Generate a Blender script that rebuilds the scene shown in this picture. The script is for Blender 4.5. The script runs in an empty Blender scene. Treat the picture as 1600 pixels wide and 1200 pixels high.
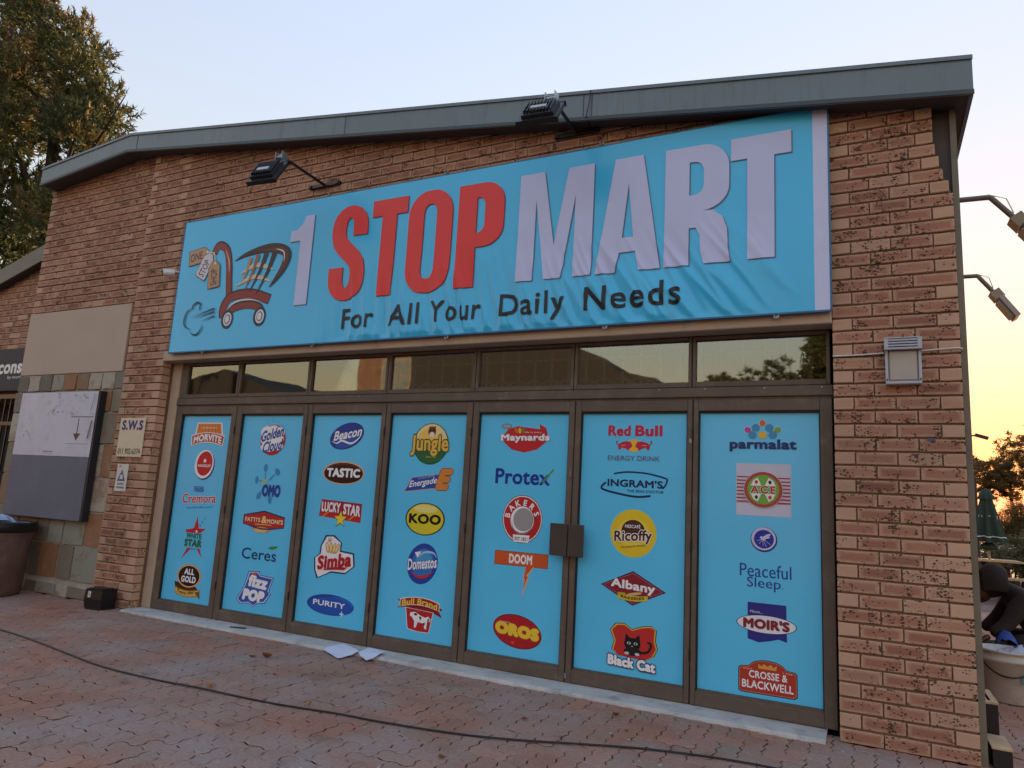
import bpy, bmesh, math, random
from mathutils import Vector, Matrix, noise
rng = random.Random(7)
SC = bpy.context.scene
COL = SC.collection

# ------------------------------------------------------------------ camera
CAM_H = 1.29
CAM_Y = -4.8986
YAW, PITCH, ROLL = math.radians(27.0495), math.radians(9.4744), math.radians(3.2813)
cam = bpy.data.cameras.new('camera')
cam.sensor_width = 36.0
cam.lens = 1100.85 / 1600 * 36.0
cam.clip_start = 0.05
cam.clip_end = 2000
cam_o = bpy.data.objects.new('camera', cam)
COL.objects.link(cam_o)
fwd = Vector((-math.sin(YAW) * math.cos(PITCH), math.cos(YAW) * math.cos(PITCH), math.sin(PITCH)))
rgt = Vector((math.cos(YAW), math.sin(YAW), 0))
upv = rgt.cross(fwd)
r2 = rgt * math.cos(ROLL) + upv * math.sin(ROLL)
u2 = -rgt * math.sin(ROLL) + upv * math.cos(ROLL)
m = Matrix((r2, u2, -fwd)).transposed().to_4x4()
m.translation = Vector((0, CAM_Y, CAM_H))
cam_o.matrix_world = m
SC.camera = cam_o

# ------------------------------------------------------------------ sky, sun, exposure
SUN_EL, SUN_AZ = math.radians(2.5), math.radians(6.5)      # azimuth measured from +y towards +x
w = bpy.data.worlds.new('World')
SC.world = w
w.use_nodes = True
nt = w.node_tree
bg = nt.nodes['Background']
sky = nt.nodes.new('ShaderNodeTexSky')
sky.sky_type = 'NISHITA'
sky.sun_disc = False
sky.sun_elevation = SUN_EL
sky.sun_rotation = SUN_AZ
sky.altitude = 0
sky.air_density = 1.7
sky.dust_density = 0.4
sky.ozone_density = 1.7
# tone compression keeps the sunset colours: every direction is softly compressed by its own brightness
bw = nt.nodes.new('ShaderNodeRGBToBW'); nt.links.new(sky.outputs[0], bw.inputs[0])
md = nt.nodes.new('ShaderNodeMath'); md.operation = 'MULTIPLY_ADD'; md.inputs[1].default_value = 1 / 0.5; md.inputs[2].default_value = 1.0
nt.links.new(bw.outputs[0], md.inputs[0])
dv = nt.nodes.new('ShaderNodeMath'); dv.operation = 'DIVIDE'; dv.inputs[0].default_value = 1.0; nt.links.new(md.outputs[0], dv.inputs[1])
vs = nt.nodes.new('ShaderNodeVectorMath'); vs.operation = 'SCALE'
nt.links.new(sky.outputs[0], vs.inputs[0]); nt.links.new(dv.outputs[0], vs.inputs['Scale'])
wb = nt.nodes.new('ShaderNodeVectorMath'); wb.operation = 'MULTIPLY'; wb.inputs[1].default_value = (0.975, 0.90, 1.085)   # white balance of the whole sky
hs = nt.nodes.new('ShaderNodeHueSaturation'); hs.inputs['Saturation'].default_value = 0.86
nt.links.new(vs.outputs[0], wb.inputs[0]); nt.links.new(wb.outputs[0], hs.inputs['Color']); nt.links.new(hs.outputs[0], bg.inputs[0])
bg.inputs[1].default_value = 0.15
sun = bpy.data.lights.new('sun', 'SUN')
sun.energy = 0.8
sun.angle = math.radians(0.5)
sun.color = (1.0, 0.55, 0.25)
sun_o = bpy.data.objects.new('sun', sun)
COL.objects.link(sun_o)
sd = Vector((math.sin(SUN_AZ) * math.cos(SUN_EL), math.cos(SUN_AZ) * math.cos(SUN_EL), math.sin(SUN_EL)))
sun_o.rotation_euler = sd.to_track_quat('Z', 'Y').to_euler()
SC.view_settings.view_transform = 'Standard'
SC.view_settings.look = 'None'
SC.view_settings.gamma = 1.0
SC.view_settings.use_curve_mapping = False
SC.view_settings.exposure = 4.22
SC.cycles.use_denoising = True
SC.cycles.max_bounces = 6

# ------------------------------------------------------------------ helpers
def lin(h):
    h = h.lstrip('#')
    v = [int(h[i:i + 2], 16) / 255 for i in (0, 2, 4)]
    return tuple(x / 12.92 if x <= 0.04045 else ((x + 0.055) / 1.055) ** 2.4 for x in v)

def tag(o, label=None, cat=None, group=None, kind=None):
    if label: o['label'] = label
    if cat: o['category'] = cat
    if group: o['group'] = group
    if kind: o['kind'] = kind
    return o

def empty(name, loc=(0, 0, 0), rz=0.0):
    o = bpy.data.objects.new(name, None)
    COL.objects.link(o)
    o.location = loc
    o.rotation_euler = (0, 0, rz)
    o.empty_display_size = 0.1
    return o

class MB:
    """collects shapes, builds ONE mesh object"""
    def __init__(s):
        s.v, s.f, s.mi, s.uv = [], [], [], None
    def add(s, v, f, mi=0):
        n = len(s.v)
        s.v += [tuple(p) for p in v]
        s.f += [tuple(i + n for i in q) for q in f]
        s.mi += [mi] * len(f)
        return s
    def box(s, x0, x1, y0, y1, z0, z1, mi=0):
        v = [(x0, y0, z0), (x1, y0, z0), (x1, y1, z0), (x0, y1, z0), (x0, y0, z1), (x1, y0, z1), (x1, y1, z1), (x0, y1, z1)]
        return s.add(v, [(0, 3, 2, 1), (4, 5, 6, 7), (0, 1, 5, 4), (1, 2, 6, 5), (2, 3, 7, 6), (3, 0, 4, 7)], mi)
    def cbox(s, x0, x1, y0, y1, z0, z1, c=0.004, mi=0):
        """box with chamfered front (-y) edges"""
        v = [(x0, y1, z0), (x1, y1, z0), (x1, y1, z1), (x0, y1, z1), (x0, y0 + c, z0), (x1, y0 + c, z0), (x1, y0 + c, z1), (x0, y0 + c, z1),
             (x0 + c, y0, z0 + c), (x1 - c, y0, z0 + c), (x1 - c, y0, z1 - c), (x0 + c, y0, z1 - c)]
        f = [(8, 9, 10, 11), (4, 5, 9, 8), (5, 6, 10, 9), (6, 7, 11, 10), (7, 4, 8, 11), (0, 1, 5, 4), (1, 2, 6, 5), (2, 3, 7, 6), (3, 0, 4, 7), (3, 2, 1, 0)]
        return s.add(v, f, mi)
    def prism_y(s, pts, y0, y1, mi=0):
        """polygon in x,z (ccw seen from -y) extruded y0..y1"""
        n = len(pts)
        v = [(p[0], y0, p[1]) for p in pts] + [(p[0], y1, p[1]) for p in pts]
        f = [tuple(range(n)), tuple(range(2 * n - 1, n - 1, -1))]
        f += [(i, i + n, (i + 1) % n + n, (i + 1) % n) for i in range(n)]
        return s.add(v, f, mi)
    def prism_z(s, pts, z0, z1, mi=0):
        n = len(pts)
        v = [(p[0], p[1], z0) for p in pts] + [(p[0], p[1], z1) for p in pts]
        f = [tuple(range(n - 1, -1, -1)), tuple(range(n, 2 * n))]
        f += [(i, (i + 1) % n, (i + 1) % n + n, i + n) for i in range(n)]
        return s.add(v, f, mi)
    def obox(s, c, ax, ay, az, hx, hy, hz, mi=0):
        c = Vector(c)
        v = []
        for k in (-1, 1):
            for (i, j) in ((-1, -1), (1, -1), (1, 1), (-1, 1)):
                v.append(c + ax * hx * i + ay * hy * j + az * hz * k)
        return s.add(v, [(0, 3, 2, 1), (4, 5, 6, 7), (0, 1, 5, 4), (1, 2, 6, 5), (2, 3, 7, 6), (3, 0, 4, 7)], mi)
    def tube(s, pts, r, n=8, mi=0, cap=True):
        pts = [Vector(p) for p in pts]
        rr = r if isinstance(r, (list, tuple)) else [r] * len(pts)
        base = len(s.v)
        side = None
        for i, p in enumerate(pts):
            d = (pts[min(i + 1, len(pts) - 1)] - pts[max(i - 1, 0)]).normalized()
            if side is None:
                side = d.cross(Vector((0, 0, 1)))
                if side.length < 1e-3: side = Vector((1, 0, 0))
            side = (side - d * side.dot(d)).normalized()
            o = d.cross(side)
            for k in range(n):
                a = 2 * math.pi * k / n
                s.v.append(tuple(p + (side * math.cos(a) + o * math.sin(a)) * rr[i]))
        for i in range(len(pts) - 1):
            for k in range(n):
                a, b = base + i * n + k, base + i * n + (k + 1) % n
                s.f.append((a, b, b + n, a + n)); s.mi.append(mi)
        if cap:
            s.f.append(tuple(base + k for k in range(n - 1, -1, -1))); s.mi.append(mi)
            e = base + (len(pts) - 1) * n
            s.f.append(tuple(e + k for k in range(n))); s.mi.append(mi)
        return s
    def lathe(s, prof, n=32, c=(0, 0), mi=0):
        base = len(s.v)
        for (r, z) in prof:
            for k in range(n):
                a = 2 * math.pi * k / n
                s.v.append((c[0] + r * math.cos(a), c[1] + r * math.sin(a), z))
        for i in range(len(prof) - 1):
            for k in range(n):
                a, b = base + i * n + k, base + i * n + (k + 1) % n
                s.f.append((a, b, b + n, a + n)); s.mi.append(mi)
        return s
    def build(s, name, mats, parent=None, smooth=False):
        me = bpy.data.meshes.new(name)
        me.from_pydata(s.v, [], s.f)
        for mt in (mats if isinstance(mats, (list, tuple)) else [mats]): me.materials.append(mt)
        if any(s.mi): me.polygons.foreach_set('material_index', s.mi)
        if smooth: me.polygons.foreach_set('use_smooth', [True] * len(me.polygons))
        me.update()
        return link(name, me, parent)

def link(name, me, parent=None):
    o = bpy.data.objects.new(name, me)
    COL.objects.link(o)
    if parent is not None: o.parent = parent
    return o

# ------------------------------------------------------------------ materials
MATS = {}
def N(nt, t, **kw):
    n = nt.nodes.new(t)
    for k, v in kw.items(): setattr(n, k, v)
    return n

def new_mat(name):
    mt = bpy.data.materials.new(name)
    mt.use_nodes = True
    return mt, mt.node_tree, mt.node_tree.nodes['Principled BSDF']

def pmat(name, col, rough=0.5, metal=0.0, var=0.12, scale=6.0, bump=0.0, bscale=60.0, spec=0.5, dirt=None, streak=False):
    """plain procedural: colour with soft noise mottling, roughness variation and fine bump"""
    if name in MATS: return MATS[name]
    mt, t, b = new_mat(name)
    c = lin(col) if isinstance(col, str) else col
    tc = N(t, 'ShaderNodeTexCoord')
    nz = N(t, 'ShaderNodeTexNoise'); nz.inputs['Scale'].default_value = scale; nz.inputs['Detail'].default_value = 5
    t.links.new(tc.outputs['Object'], nz.inputs['Vector'])
    rp = N(t, 'ShaderNodeValToRGB')
    e = rp.color_ramp.elements
    e[0].position, e[1].position = 0.3, 0.7
    e[0].color = (*[x * (1 - var) for x in c], 1)
    e[1].color = (*[min(1, x * (1 + var)) for x in c], 1)
    t.links.new(nz.outputs['Fac'], rp.inputs['Fac'])
    src = rp.outputs['Color']
    if dirt:
        n2 = N(t, 'ShaderNodeTexNoise'); n2.inputs['Scale'].default_value = dirt[1]; n2.inputs['Detail'].default_value = 8; n2.inputs['Roughness'].default_value = 0.7
        if streak:                                       # rain streaks: noise drawn out downwards
            mp_ = N(t, 'ShaderNodeMapping'); mp_.inputs['Scale'].default_value = (5, 5, 0.5); t.links.new(tc.outputs['Object'], mp_.inputs['Vector']); t.links.new(mp_.outputs[0], n2.inputs['Vector'])
        else: t.links.new(tc.outputs['Object'], n2.inputs['Vector'])
        r2_ = N(t, 'ShaderNodeValToRGB'); r2_.color_ramp.elements[0].position = 0.52; r2_.color_ramp.elements[1].position = 0.68
        t.links.new(n2.outputs['Fac'], r2_.inputs['Fac'])
        ml = N(t, 'ShaderNodeMath', operation='MULTIPLY'); ml.inputs[1].default_value = dirt[2]
        t.links.new(r2_.outputs['Color'], ml.inputs[0])
        mx = N(t, 'ShaderNodeMixRGB'); mx.inputs[2].default_value = (*lin(dirt[0]), 1)
        t.links.new(ml.outputs[0], mx.inputs[0]); t.links.new(src, mx.inputs[1])
        src = mx.outputs[0]
    t.links.new(src, b.inputs['Base Color'])
    b.inputs['Roughness'].default_value = rough
    b.inputs['Metallic'].default_value = metal
    b.inputs['Specular IOR Level'].default_value = spec
    if bump:
        nb = N(t, 'ShaderNodeTexNoise'); nb.inputs['Scale'].default_value = bscale; nb.inputs['Detail'].default_value = 6
        t.links.new(tc.outputs['Object'], nb.inputs['Vector'])
        bp = N(t, 'ShaderNodeBump'); bp.inputs['Strength'].default_value = bump; bp.inputs['Distance'].default_value = 0.01
        t.links.new(nb.outputs['Fac'], bp.inputs['Height']); t.links.new(bp.outputs['Normal'], b.inputs['Normal'])
    MATS[name] = mt
    return mt

def ink(col, rough=0.38):
    """printed vinyl ink"""
    k = 'ink_' + col.lstrip('#') + ('' if rough == 0.38 else '_%d' % int(rough * 100))
    return pmat(k, col, rough=rough, var=0.035, scale=3.0, spec=0.4)

def rnd_node(t):
    """one random number for each piece: works for single pieces and for joined ones"""
    oi = N(t, 'ShaderNodeObjectInfo'); ge = N(t, 'ShaderNodeNewGeometry')
    a = N(t, 'ShaderNodeMath', operation='ADD'); fr = N(t, 'ShaderNodeMath', operation='FRACT')
    t.links.new(oi.outputs['Random'], a.inputs[0]); t.links.new(ge.outputs['Random Per Island'], a.inputs[1])
    t.links.new(a.outputs[0], fr.inputs[0])
    return fr.outputs[0]

def ramp(t, src, stops, interp='LINEAR'):
    r = N(t, 'ShaderNodeValToRGB'); r.color_ramp.interpolation = interp
    e = r.color_ramp.elements
    while len(e) < len(stops): e.new(0.5)
    for i, (p, c) in enumerate(stops):
        e[i].position = p
        e[i].color = (*c, 1) if len(c) == 3 else c
    t.links.new(src, r.inputs['Fac'])
    return r.outputs['Color']

def brick_mat(name, pale=False):
    mt, t, b = new_mat(name)
    rnd = rnd_node(t)
    if pale:
        base = ramp(t, rnd, [(0.0, (0.49, 0.32, 0.22)), (0.5, (0.55, 0.375, 0.265)), (1.0, (0.44, 0.275, 0.185))])
    else:
        base = ramp(t, rnd, [(0.0, (0.30, 0.14, 0.093)), (0.25, (0.40, 0.21, 0.14)), (0.5, (0.34, 0.165, 0.108)), (0.75, (0.45, 0.265, 0.178)), (0.9, (0.26, 0.125, 0.088)), (1.0, (0.50, 0.33, 0.23))])
    tc = N(t, 'ShaderNodeTexCoord'); ge = N(t, 'ShaderNodeNewGeometry')
    # pale rim of the wirecut face, from the brick's own UV
    uv = N(t, 'ShaderNodeSeparateXYZ'); t.links.new(tc.outputs['UV'], uv.inputs[0])
    def edge(o, k):
        s1 = N(t, 'ShaderNodeMath', operation='SUBTRACT'); s1.inputs[1].default_value = 0.5; t.links.new(o, s1.inputs[0])
        ab = N(t, 'ShaderNodeMath', operation='ABSOLUTE'); t.links.new(s1.outputs[0], ab.inputs[0])
        mr = N(t, 'ShaderNodeMapRange'); mr.inputs['From Min'].default_value = 0.5 - k; mr.inputs['From Max'].default_value = 0.5
        t.links.new(ab.outputs[0], mr.inputs['Value']); return mr.outputs[0]
    mxm = N(t, 'ShaderNodeMath', operation='MAXIMUM')
    t.links.new(edge(uv.outputs[0], 0.13), mxm.inputs[0]); t.links.new(edge(uv.outputs[1], 0.30), mxm.inputs[1])
    # position shifted by the random number so that no two bricks share a pattern
    vm = N(t, 'ShaderNodeVectorMath', operation='ADD')
    cx = N(t, 'ShaderNodeCombineXYZ'); sc_ = N(t, 'ShaderNodeMath', operation='MULTIPLY'); sc_.inputs[1].default_value = 37.0
    t.links.new(rnd, sc_.inputs[0]); t.links.new(sc_.outputs[0], cx.inputs[1])
    t.links.new(ge.outputs['Position'], vm.inputs[0]); t.links.new(cx.outputs[0], vm.inputs[1])
    nz = N(t, 'ShaderNodeTexNoise'); nz.inputs['Scale'].default_value = 22; nz.inputs['Detail'].default_value = 6; nz.inputs['Roughness'].default_value = 0.65
    t.links.new(vm.outputs[0], nz.inputs['Vector'])
    em = N(t, 'ShaderNodeMath', operation='MULTIPLY'); t.links.new(mxm.outputs[0], em.inputs[0]); t.links.new(nz.outputs['Fac'], em.inputs[1])
    em2 = N(t, 'ShaderNodeMath', operation='MULTIPLY'); em2.inputs[1].default_value = 1.9; em2.use_clamp = True; t.links.new(em.outputs[0], em2.inputs[0])
    m1 = N(t, 'ShaderNodeMixRGB'); m1.inputs[2].default_value = (0.54, 0.365, 0.255, 1)
    t.links.new(em2.outputs[0], m1.inputs[0]); t.links.new(base, m1.inputs[1])
    # burnt iron spots, thrown in clusters
    mp = N(t, 'ShaderNodeMapping'); mp.inputs['Scale'].default_value = (0.75, 1.0, 1.1)
    t.links.new(vm.outputs[0], mp.inputs['Vector'])
    wob = N(t, 'ShaderNodeTexNoise'); wob.inputs['Scale'].default_value = 90; t.links.new(mp.outputs[0], wob.inputs['Vector'])
    wv_ = N(t, 'ShaderNodeVectorMath', operation='MULTIPLY_ADD'); wv_.inputs[1].default_value = (0.014, 0.014, 0.014)
    t.links.new(wob.outputs['Color'], wv_.inputs[0]); t.links.new(mp.outputs[0], wv_.inputs[2])
    vo = N(t, 'ShaderNodeTexVoronoi'); vo.inputs['Scale'].default_value = 78; t.links.new(wv_.outputs[0], vo.inputs['Vector'])
    n3 = N(t, 'ShaderNodeTexNoise'); n3.inputs['Scale'].default_value = 11; n3.inputs['Detail'].default_value = 3; t.links.new(vm.outputs[0], n3.inputs['Vector'])
    cs = N(t, 'ShaderNodeSeparateColor'); t.links.new(vo.outputs['Color'], cs.inputs[0])
    # spot radius: random for each cell, larger where the cluster noise is high
    rad = N(t, 'ShaderNodeMath', operation='MULTIPLY_ADD'); rad.inputs[1].default_value = 0.55
    t.links.new(cs.outputs[0], rad.inputs[0])
    cl = N(t, 'ShaderNodeMath', operation='MULTIPLY_ADD'); cl.inputs[1].default_value = 1.9; cl.inputs[2].default_value = (-1.00 if not pale else -1.32)
    t.links.new(n3.outputs['Fac'], cl.inputs[0]); t.links.new(cl.outputs[0], rad.inputs[2])
    df = N(t, 'ShaderNodeMath', operation='SUBTRACT'); t.links.new(rad.outputs[0], df.inputs[0]); t.links.new(vo.outputs['Distance'], df.inputs[1])
    sp = ramp(t, df.outputs[0], [(0.0, (0, 0, 0)), (0.16, (1, 1, 1))])
    sp2 = N(t, 'ShaderNodeMath', operation='MULTIPLY'); sp2.inputs[1].default_value = 0.9; t.links.new(sp, sp2.inputs[0])
    m2 = N(t, 'ShaderNodeMixRGB'); m2.inputs[2].default_value = (0.045, 0.032, 0.028, 1)
    t.links.new(sp2.outputs[0], m2.inputs[0]); t.links.new(m1.outputs[0], m2.inputs[1])
    # slow weathering over the wall
    n4 = N(t, 'ShaderNodeTexNoise'); n4.inputs['Scale'].default_value = 0.9; n4.inputs['Detail'].default_value = 4; t.links.new(ge.outputs['Position'], n4.inputs['Vector'])
    wv = ramp(t, n4.outputs['Fac'], [(0.28, (0.72, 0.72, 0.73)), (0.72, (1.14, 1.12, 1.10))])
    m3 = N(t, 'ShaderNodeMixRGB', blend_type='MULTIPLY'); m3.inputs[0].default_value = 1.0
    t.links.new(m2.outputs[0], m3.inputs[1]); t.links.new(wv, m3.inputs[2])
    t.links.new(m3.outputs[0], b.inputs['Base Color'])
    b.inputs['Roughness'].default_value = 0.88
    b.inputs['Specular IOR Level'].default_value = 0.25
    bp = N(t, 'ShaderNodeBump'); bp.inputs['Strength'].default_value = 0.7; bp.inputs['Distance'].default_value = 0.004
    sb = N(t, 'ShaderNodeMath', operation='SUBTRACT'); t.links.new(nz.outputs['Fac'], sb.inputs[0]); t.links.new(sp2.outputs[0], sb.inputs[1])
    t.links.new(sb.outputs[0], bp.inputs['Height']); t.links.new(bp.outputs['Normal'], b.inputs['Normal'])
    return mt

def paver_mat(name):
    mt, t, b = new_mat(name)
    rnd = rnd_node(t)
    base = ramp(t, rnd, [(0.0, (0.318, 0.165, 0.116)), (0.25, (0.372, 0.185, 0.126)), (0.5, (0.309, 0.172, 0.122)), (0.7, (0.398, 0.191, 0.124)), (0.86, (0.300, 0.192, 0.142)), (0.95, (0.434, 0.201, 0.124)), (1.0, (0.283, 0.198, 0.147))])
    ge = N(t, 'ShaderNodeNewGeometry')
    nz = N(t, 'ShaderNodeTexNoise'); nz.inputs['Scale'].default_value = 1.1; nz.inputs['Detail'].default_value = 6; nz.inputs['Roughness'].default_value = 0.62
    t.links.new(ge.outputs['Position'], nz.inputs['Vector'])
    dust = ramp(t, nz.outputs['Fac'], [(0.40, (0, 0, 0)), (0.68, (1, 1, 1))])
    dm = N(t, 'ShaderNodeMath', operation='MULTIPLY'); dm.inputs[1].default_value = 0.78; t.links.new(dust, dm.inputs[0])
    m1 = N(t, 'ShaderNodeMixRGB'); m1.inputs[2].default_value = (0.345, 0.31, 0.295, 1)
    t.links.new(dm.outputs[0], m1.inputs[0]); t.links.new(base, m1.inputs[1])
    n2 = N(t, 'ShaderNodeTexNoise'); n2.inputs['Scale'].default_value = 55; n2.inputs['Detail'].default_value = 5; n2.inputs['Roughness'].default_value = 0.7
    t.links.new(ge.outputs['Position'], n2.inputs['Vector'])
    g = ramp(t, n2.outputs['Fac'], [(0.25, (0.6, 0.6, 0.6)), (0.75, (1.35, 1.35, 1.35))])
    m2 = N(t, 'ShaderNodeMixRGB', blend_type='MULTIPLY'); m2.inputs[0].default_value = 0.8
    t.links.new(m1.outputs[0], m2.inputs[1]); t.links.new(g, m2.inputs[2])
    # dark trodden stains
    n3 = N(t, 'ShaderNodeTexNoise'); n3.inputs['Scale'].default_value = 3.3; n3.inputs['Detail'].default_value = 7; n3.inputs['Roughness'].default_value = 0.7
    t.links.new(ge.outputs['Position'], n3.inputs['Vector'])
    st = ramp(t, n3.outputs['Fac'], [(0.56, (1, 1, 1)), (0.70, (0.62, 0.62, 0.64))])
    m3 = N(t, 'ShaderNodeMixRGB', blend_type='MULTIPLY'); m3.inputs[0].default_value = 1.0
    t.links.new(m2.outputs[0], m3.inputs[1]); t.links.new(st, m3.inputs[2])
    # trodden gum and oil drops
    vg = N(t, 'ShaderNodeTexVoronoi'); vg.inputs['Scale'].default_value = 2.6; t.links.new(ge.outputs['Position'], vg.inputs['Vector'])
    gs = ramp(t, vg.outputs['Distance'], [(0.035, (0.45, 0.45, 0.46)), (0.055, (1, 1, 1))])
    m4 = N(t, 'ShaderNodeMixRGB', blend_type='MULTIPLY'); m4.inputs[0].default_value = 1.0
    t.links.new(m3.outputs[0], m4.inputs[1]); t.links.new(gs, m4.inputs[2])
    t.links.new(m4.outputs[0], b.inputs['Base Color'])
    b.inputs['Roughness'].default_value = 0.8
    b.inputs['Specular IOR Level'].default_value = 0.3
    bp = N(t, 'ShaderNodeBump'); bp.inputs['Strength'].default_value = 0.6; bp.inputs['Distance'].default_value = 0.004
    t.links.new(n2.outputs['Fac'], bp.inputs['Height']); t.links.new(bp.outputs['Normal'], b.inputs['Normal'])
    return mt

def stone_mat(name):
    mt, t, b = new_mat(name)
    rnd = rnd_node(t)
    base = ramp(t, rnd, [(0.0, (0.20, 0.19, 0.14)), (0.16, (0.38, 0.36, 0.29)), (0.30, (0.13, 0.13, 0.105)), (0.42, (0.27, 0.28, 0.23)), (0.56, (0.28, 0.145, 0.07)), (0.68, (0.42, 0.40, 0.33)), (0.80, (0.22, 0.15, 0.09)), (0.90, (0.17, 0.18, 0.16))], 'CONSTANT')
    ge = N(t, 'ShaderNodeNewGeometry')
    vm = N(t, 'ShaderNodeVectorMath', operation='ADD'); cx = N(t, 'ShaderNodeCombineXYZ'); ml = N(t, 'ShaderNodeMath', operation='MULTIPLY'); ml.inputs[1].default_value = 23.0
    t.links.new(rnd, ml.inputs[0]); t.links.new(ml.outputs[0], cx.inputs[1]); t.links.new(ge.outputs['Position'], vm.inputs[0]); t.links.new(cx.outputs[0], vm.inputs[1])
    nz = N(t, 'ShaderNodeTexNoise'); nz.inputs['Scale'].default_value = 5.5; nz.inputs['Detail'].default_value = 7; nz.inputs['Roughness'].default_value = 0.65; nz.inputs['Distortion'].default_value = 0.8
    t.links.new(vm.outputs[0], nz.inputs['Vector'])
    rust = ramp(t, nz.outputs['Fac'], [(0.52, (0, 0, 0)), (0.62, (1, 1, 1))])
    rm = N(t, 'ShaderNodeMath', operation='MULTIPLY'); rm.inputs[1].default_value = 0.6; t.links.new(rust, rm.inputs[0])
    m1 = N(t, 'ShaderNodeMixRGB'); m1.inputs[2].default_value = (0.23, 0.12, 0.055, 1)
    t.links.new(rm.outputs[0], m1.inputs[0]); t.links.new(base, m1.inputs[1])
    pal = ramp(t, nz.outputs['Fac'], [(0.30, (1, 1, 1)), (0.42, (0, 0, 0))])
    pm = N(t, 'ShaderNodeMath', operation='MULTIPLY'); pm.inputs[1].default_value = 0.5; t.links.new(pal, pm.inputs[0])
    m2 = N(t, 'ShaderNodeMixRGB'); m2.inputs[2].default_value = (0.30, 0.30, 0.27, 1)
    t.links.new(pm.outputs[0], m2.inputs[0]); t.links.new(m1.outputs[0], m2.inputs[1])
    t.links.new(m2.outputs[0], b.inputs['Base Color'])
    b.inputs['Roughness'].default_value = 0.7
    bp = N(t, 'ShaderNodeBump'); bp.inputs['Strength'].default_value = 0.8; bp.inputs['Distance'].default_value = 0.01
    t.links.new(nz.outputs['Fac'], bp.inputs['Height']); t.links.new(bp.outputs['Normal'], b.inputs['Normal'])
    return mt

def glass_mat(name, refl=0.20, tint=(0.55, 0.6, 0.58)):
    mt = bpy.data.materials.new(name); mt.use_nodes = True
    t = mt.node_tree; t.nodes.remove(t.nodes['Principled BSDF'])
    out = t.nodes['Material Output']
    fr = N(t, 'ShaderNodeFresnel'); fr.inputs[0].default_value = 1.5
    ad = N(t, 'ShaderNodeMath', operation='ADD'); ad.inputs[1].default_value = refl; ad.use_clamp = True
    t.links.new(fr.outputs[0], ad.inputs[0])
    tr = N(t, 'ShaderNodeBsdfTransparent'); tr.inputs[0].default_value = (*tint, 1)
    gl = N(t, 'ShaderNodeBsdfGlossy'); gl.inputs['Roughness'].default_value = 0.02; gl.inputs[0].default_value = (0.80, 0.86, 0.86, 1)
    tc = N(t, 'ShaderNodeTexCoord'); nz = N(t, 'ShaderNodeTexNoise'); nz.inputs['Scale'].default_value = 1.6
    t.links.new(tc.outputs['Object'], nz.inputs['Vector'])
    bp = N(t, 'ShaderNodeBump'); bp.inputs['Strength'].default_value = 0.05; bp.inputs['Distance'].default_value = 0.02
    t.links.new(nz.outputs['Fac'], bp.inputs['Height']); t.links.new(bp.outputs['Normal'], gl.inputs['Normal'])
    mx = N(t, 'ShaderNodeMixShader')
    t.links.new(ad.outputs[0], mx.inputs[0]); t.links.new(tr.outputs[0], mx.inputs[1]); t.links.new(gl.outputs[0], mx.inputs[2])
    t.links.new(mx.outputs[0], out.inputs['Surface'])
    return mt

def leaf_mat(name, stops, trans=0.25):
    mt, t, b = new_mat(name)
    ge = N(t, 'ShaderNodeNewGeometry')
    nz = N(t, 'ShaderNodeTexNoise'); nz.inputs['Scale'].default_value = 0.7; nz.inputs['Detail'].default_value = 3
    t.links.new(ge.outputs['Position'], nz.inputs['Vector'])
    a = N(t, 'ShaderNodeMath', operation='MULTIPLY_ADD'); a.inputs[1].default_value = 0.45
    t.links.new(ge.outputs['Random Per Island'], a.inputs[0]); 
    s = N(t, 'ShaderNodeMath', operation='MULTIPLY_ADD'); s.inputs[1].default_value = 1.6; s.inputs[2].default_value = -0.5
    t.links.new(nz.outputs['Fac'], s.inputs[0]); t.links.new(s.outputs[0], a.inputs[2])
    c = ramp(t, a.outputs[0], stops)
    t.links.new(c, b.inputs['Base Color'])
    b.inputs['Roughness'].default_value = 0.6
    tl = N(t, 'ShaderNodeBsdfTranslucent'); t.links.new(c, tl.inputs[0])
    mx = N(t, 'ShaderNodeMixShader'); mx.inputs[0].default_value = trans
    out = t.nodes['Material Output']
    t.links.new(b.outputs[0], mx.inputs[1]); t.links.new(tl.outputs[0], mx.inputs[2]); t.links.new(mx.outputs[0], out.inputs['Surface'])
    return mt

M_brick = brick_mat('rustic_face_brick')
M_brick_pale = brick_mat('pale_header_brick', pale=True)
M_mortar = pmat('mortar', (0.20, 0.125, 0.082), rough=0.95, var=0.25, scale=9, bump=0.5, bscale=90)
M_paver = paver_mat('clay_paver')
M_stone = stone_mat('slate_tile')
M_grout = pmat('grout', (0.42, 0.39, 0.33), rough=0.9, var=0.2, scale=8, bump=0.4)
M_joint = pmat('joint_sand', (0.045, 0.036, 0.033), rough=1.0, var=0.3, scale=14, bump=0.4)
M_bronze = pmat('bronze_frame', '#5f5349', rough=0.5, var=0.10, scale=5, spec=0.4, dirt=('#8a8378', 7, 0.30))
M_bronze_dk = pmat('frame_gasket', '#1c1a19', rough=0.6)
M_beige = pmat('beige_paint', '#b5a38f', rough=0.6, var=0.07, scale=3, bump=0.1, dirt=('#6d5f52', 5, 0.25))
M_plaster = pmat('plaster_panel', '#b8a898', rough=0.85, var=0.05, scale=2, bump=0.15, bscale=120)
M_fascia = pmat('slate_grey_sheet', '#6b7d86', rough=0.42, var=0.08, scale=1.2, spec=0.5, dirt=('#4c5a60', 3.0, 0.45), streak=True)
M_fascia_seam = pmat('sheet_edge', '#39474b', rough=0.5)
M_soffit = pmat('soffit_board', '#4a4442', rough=0.7, var=0.1)
M_strip = pmat('corner_strip', '#6e6a5c', rough=0.55, var=0.1, dirt=('#4b4538', 5, 0.4))
M_black = pmat('black_plastic', '#141518', rough=0.42, var=0.2, scale=12)
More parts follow.
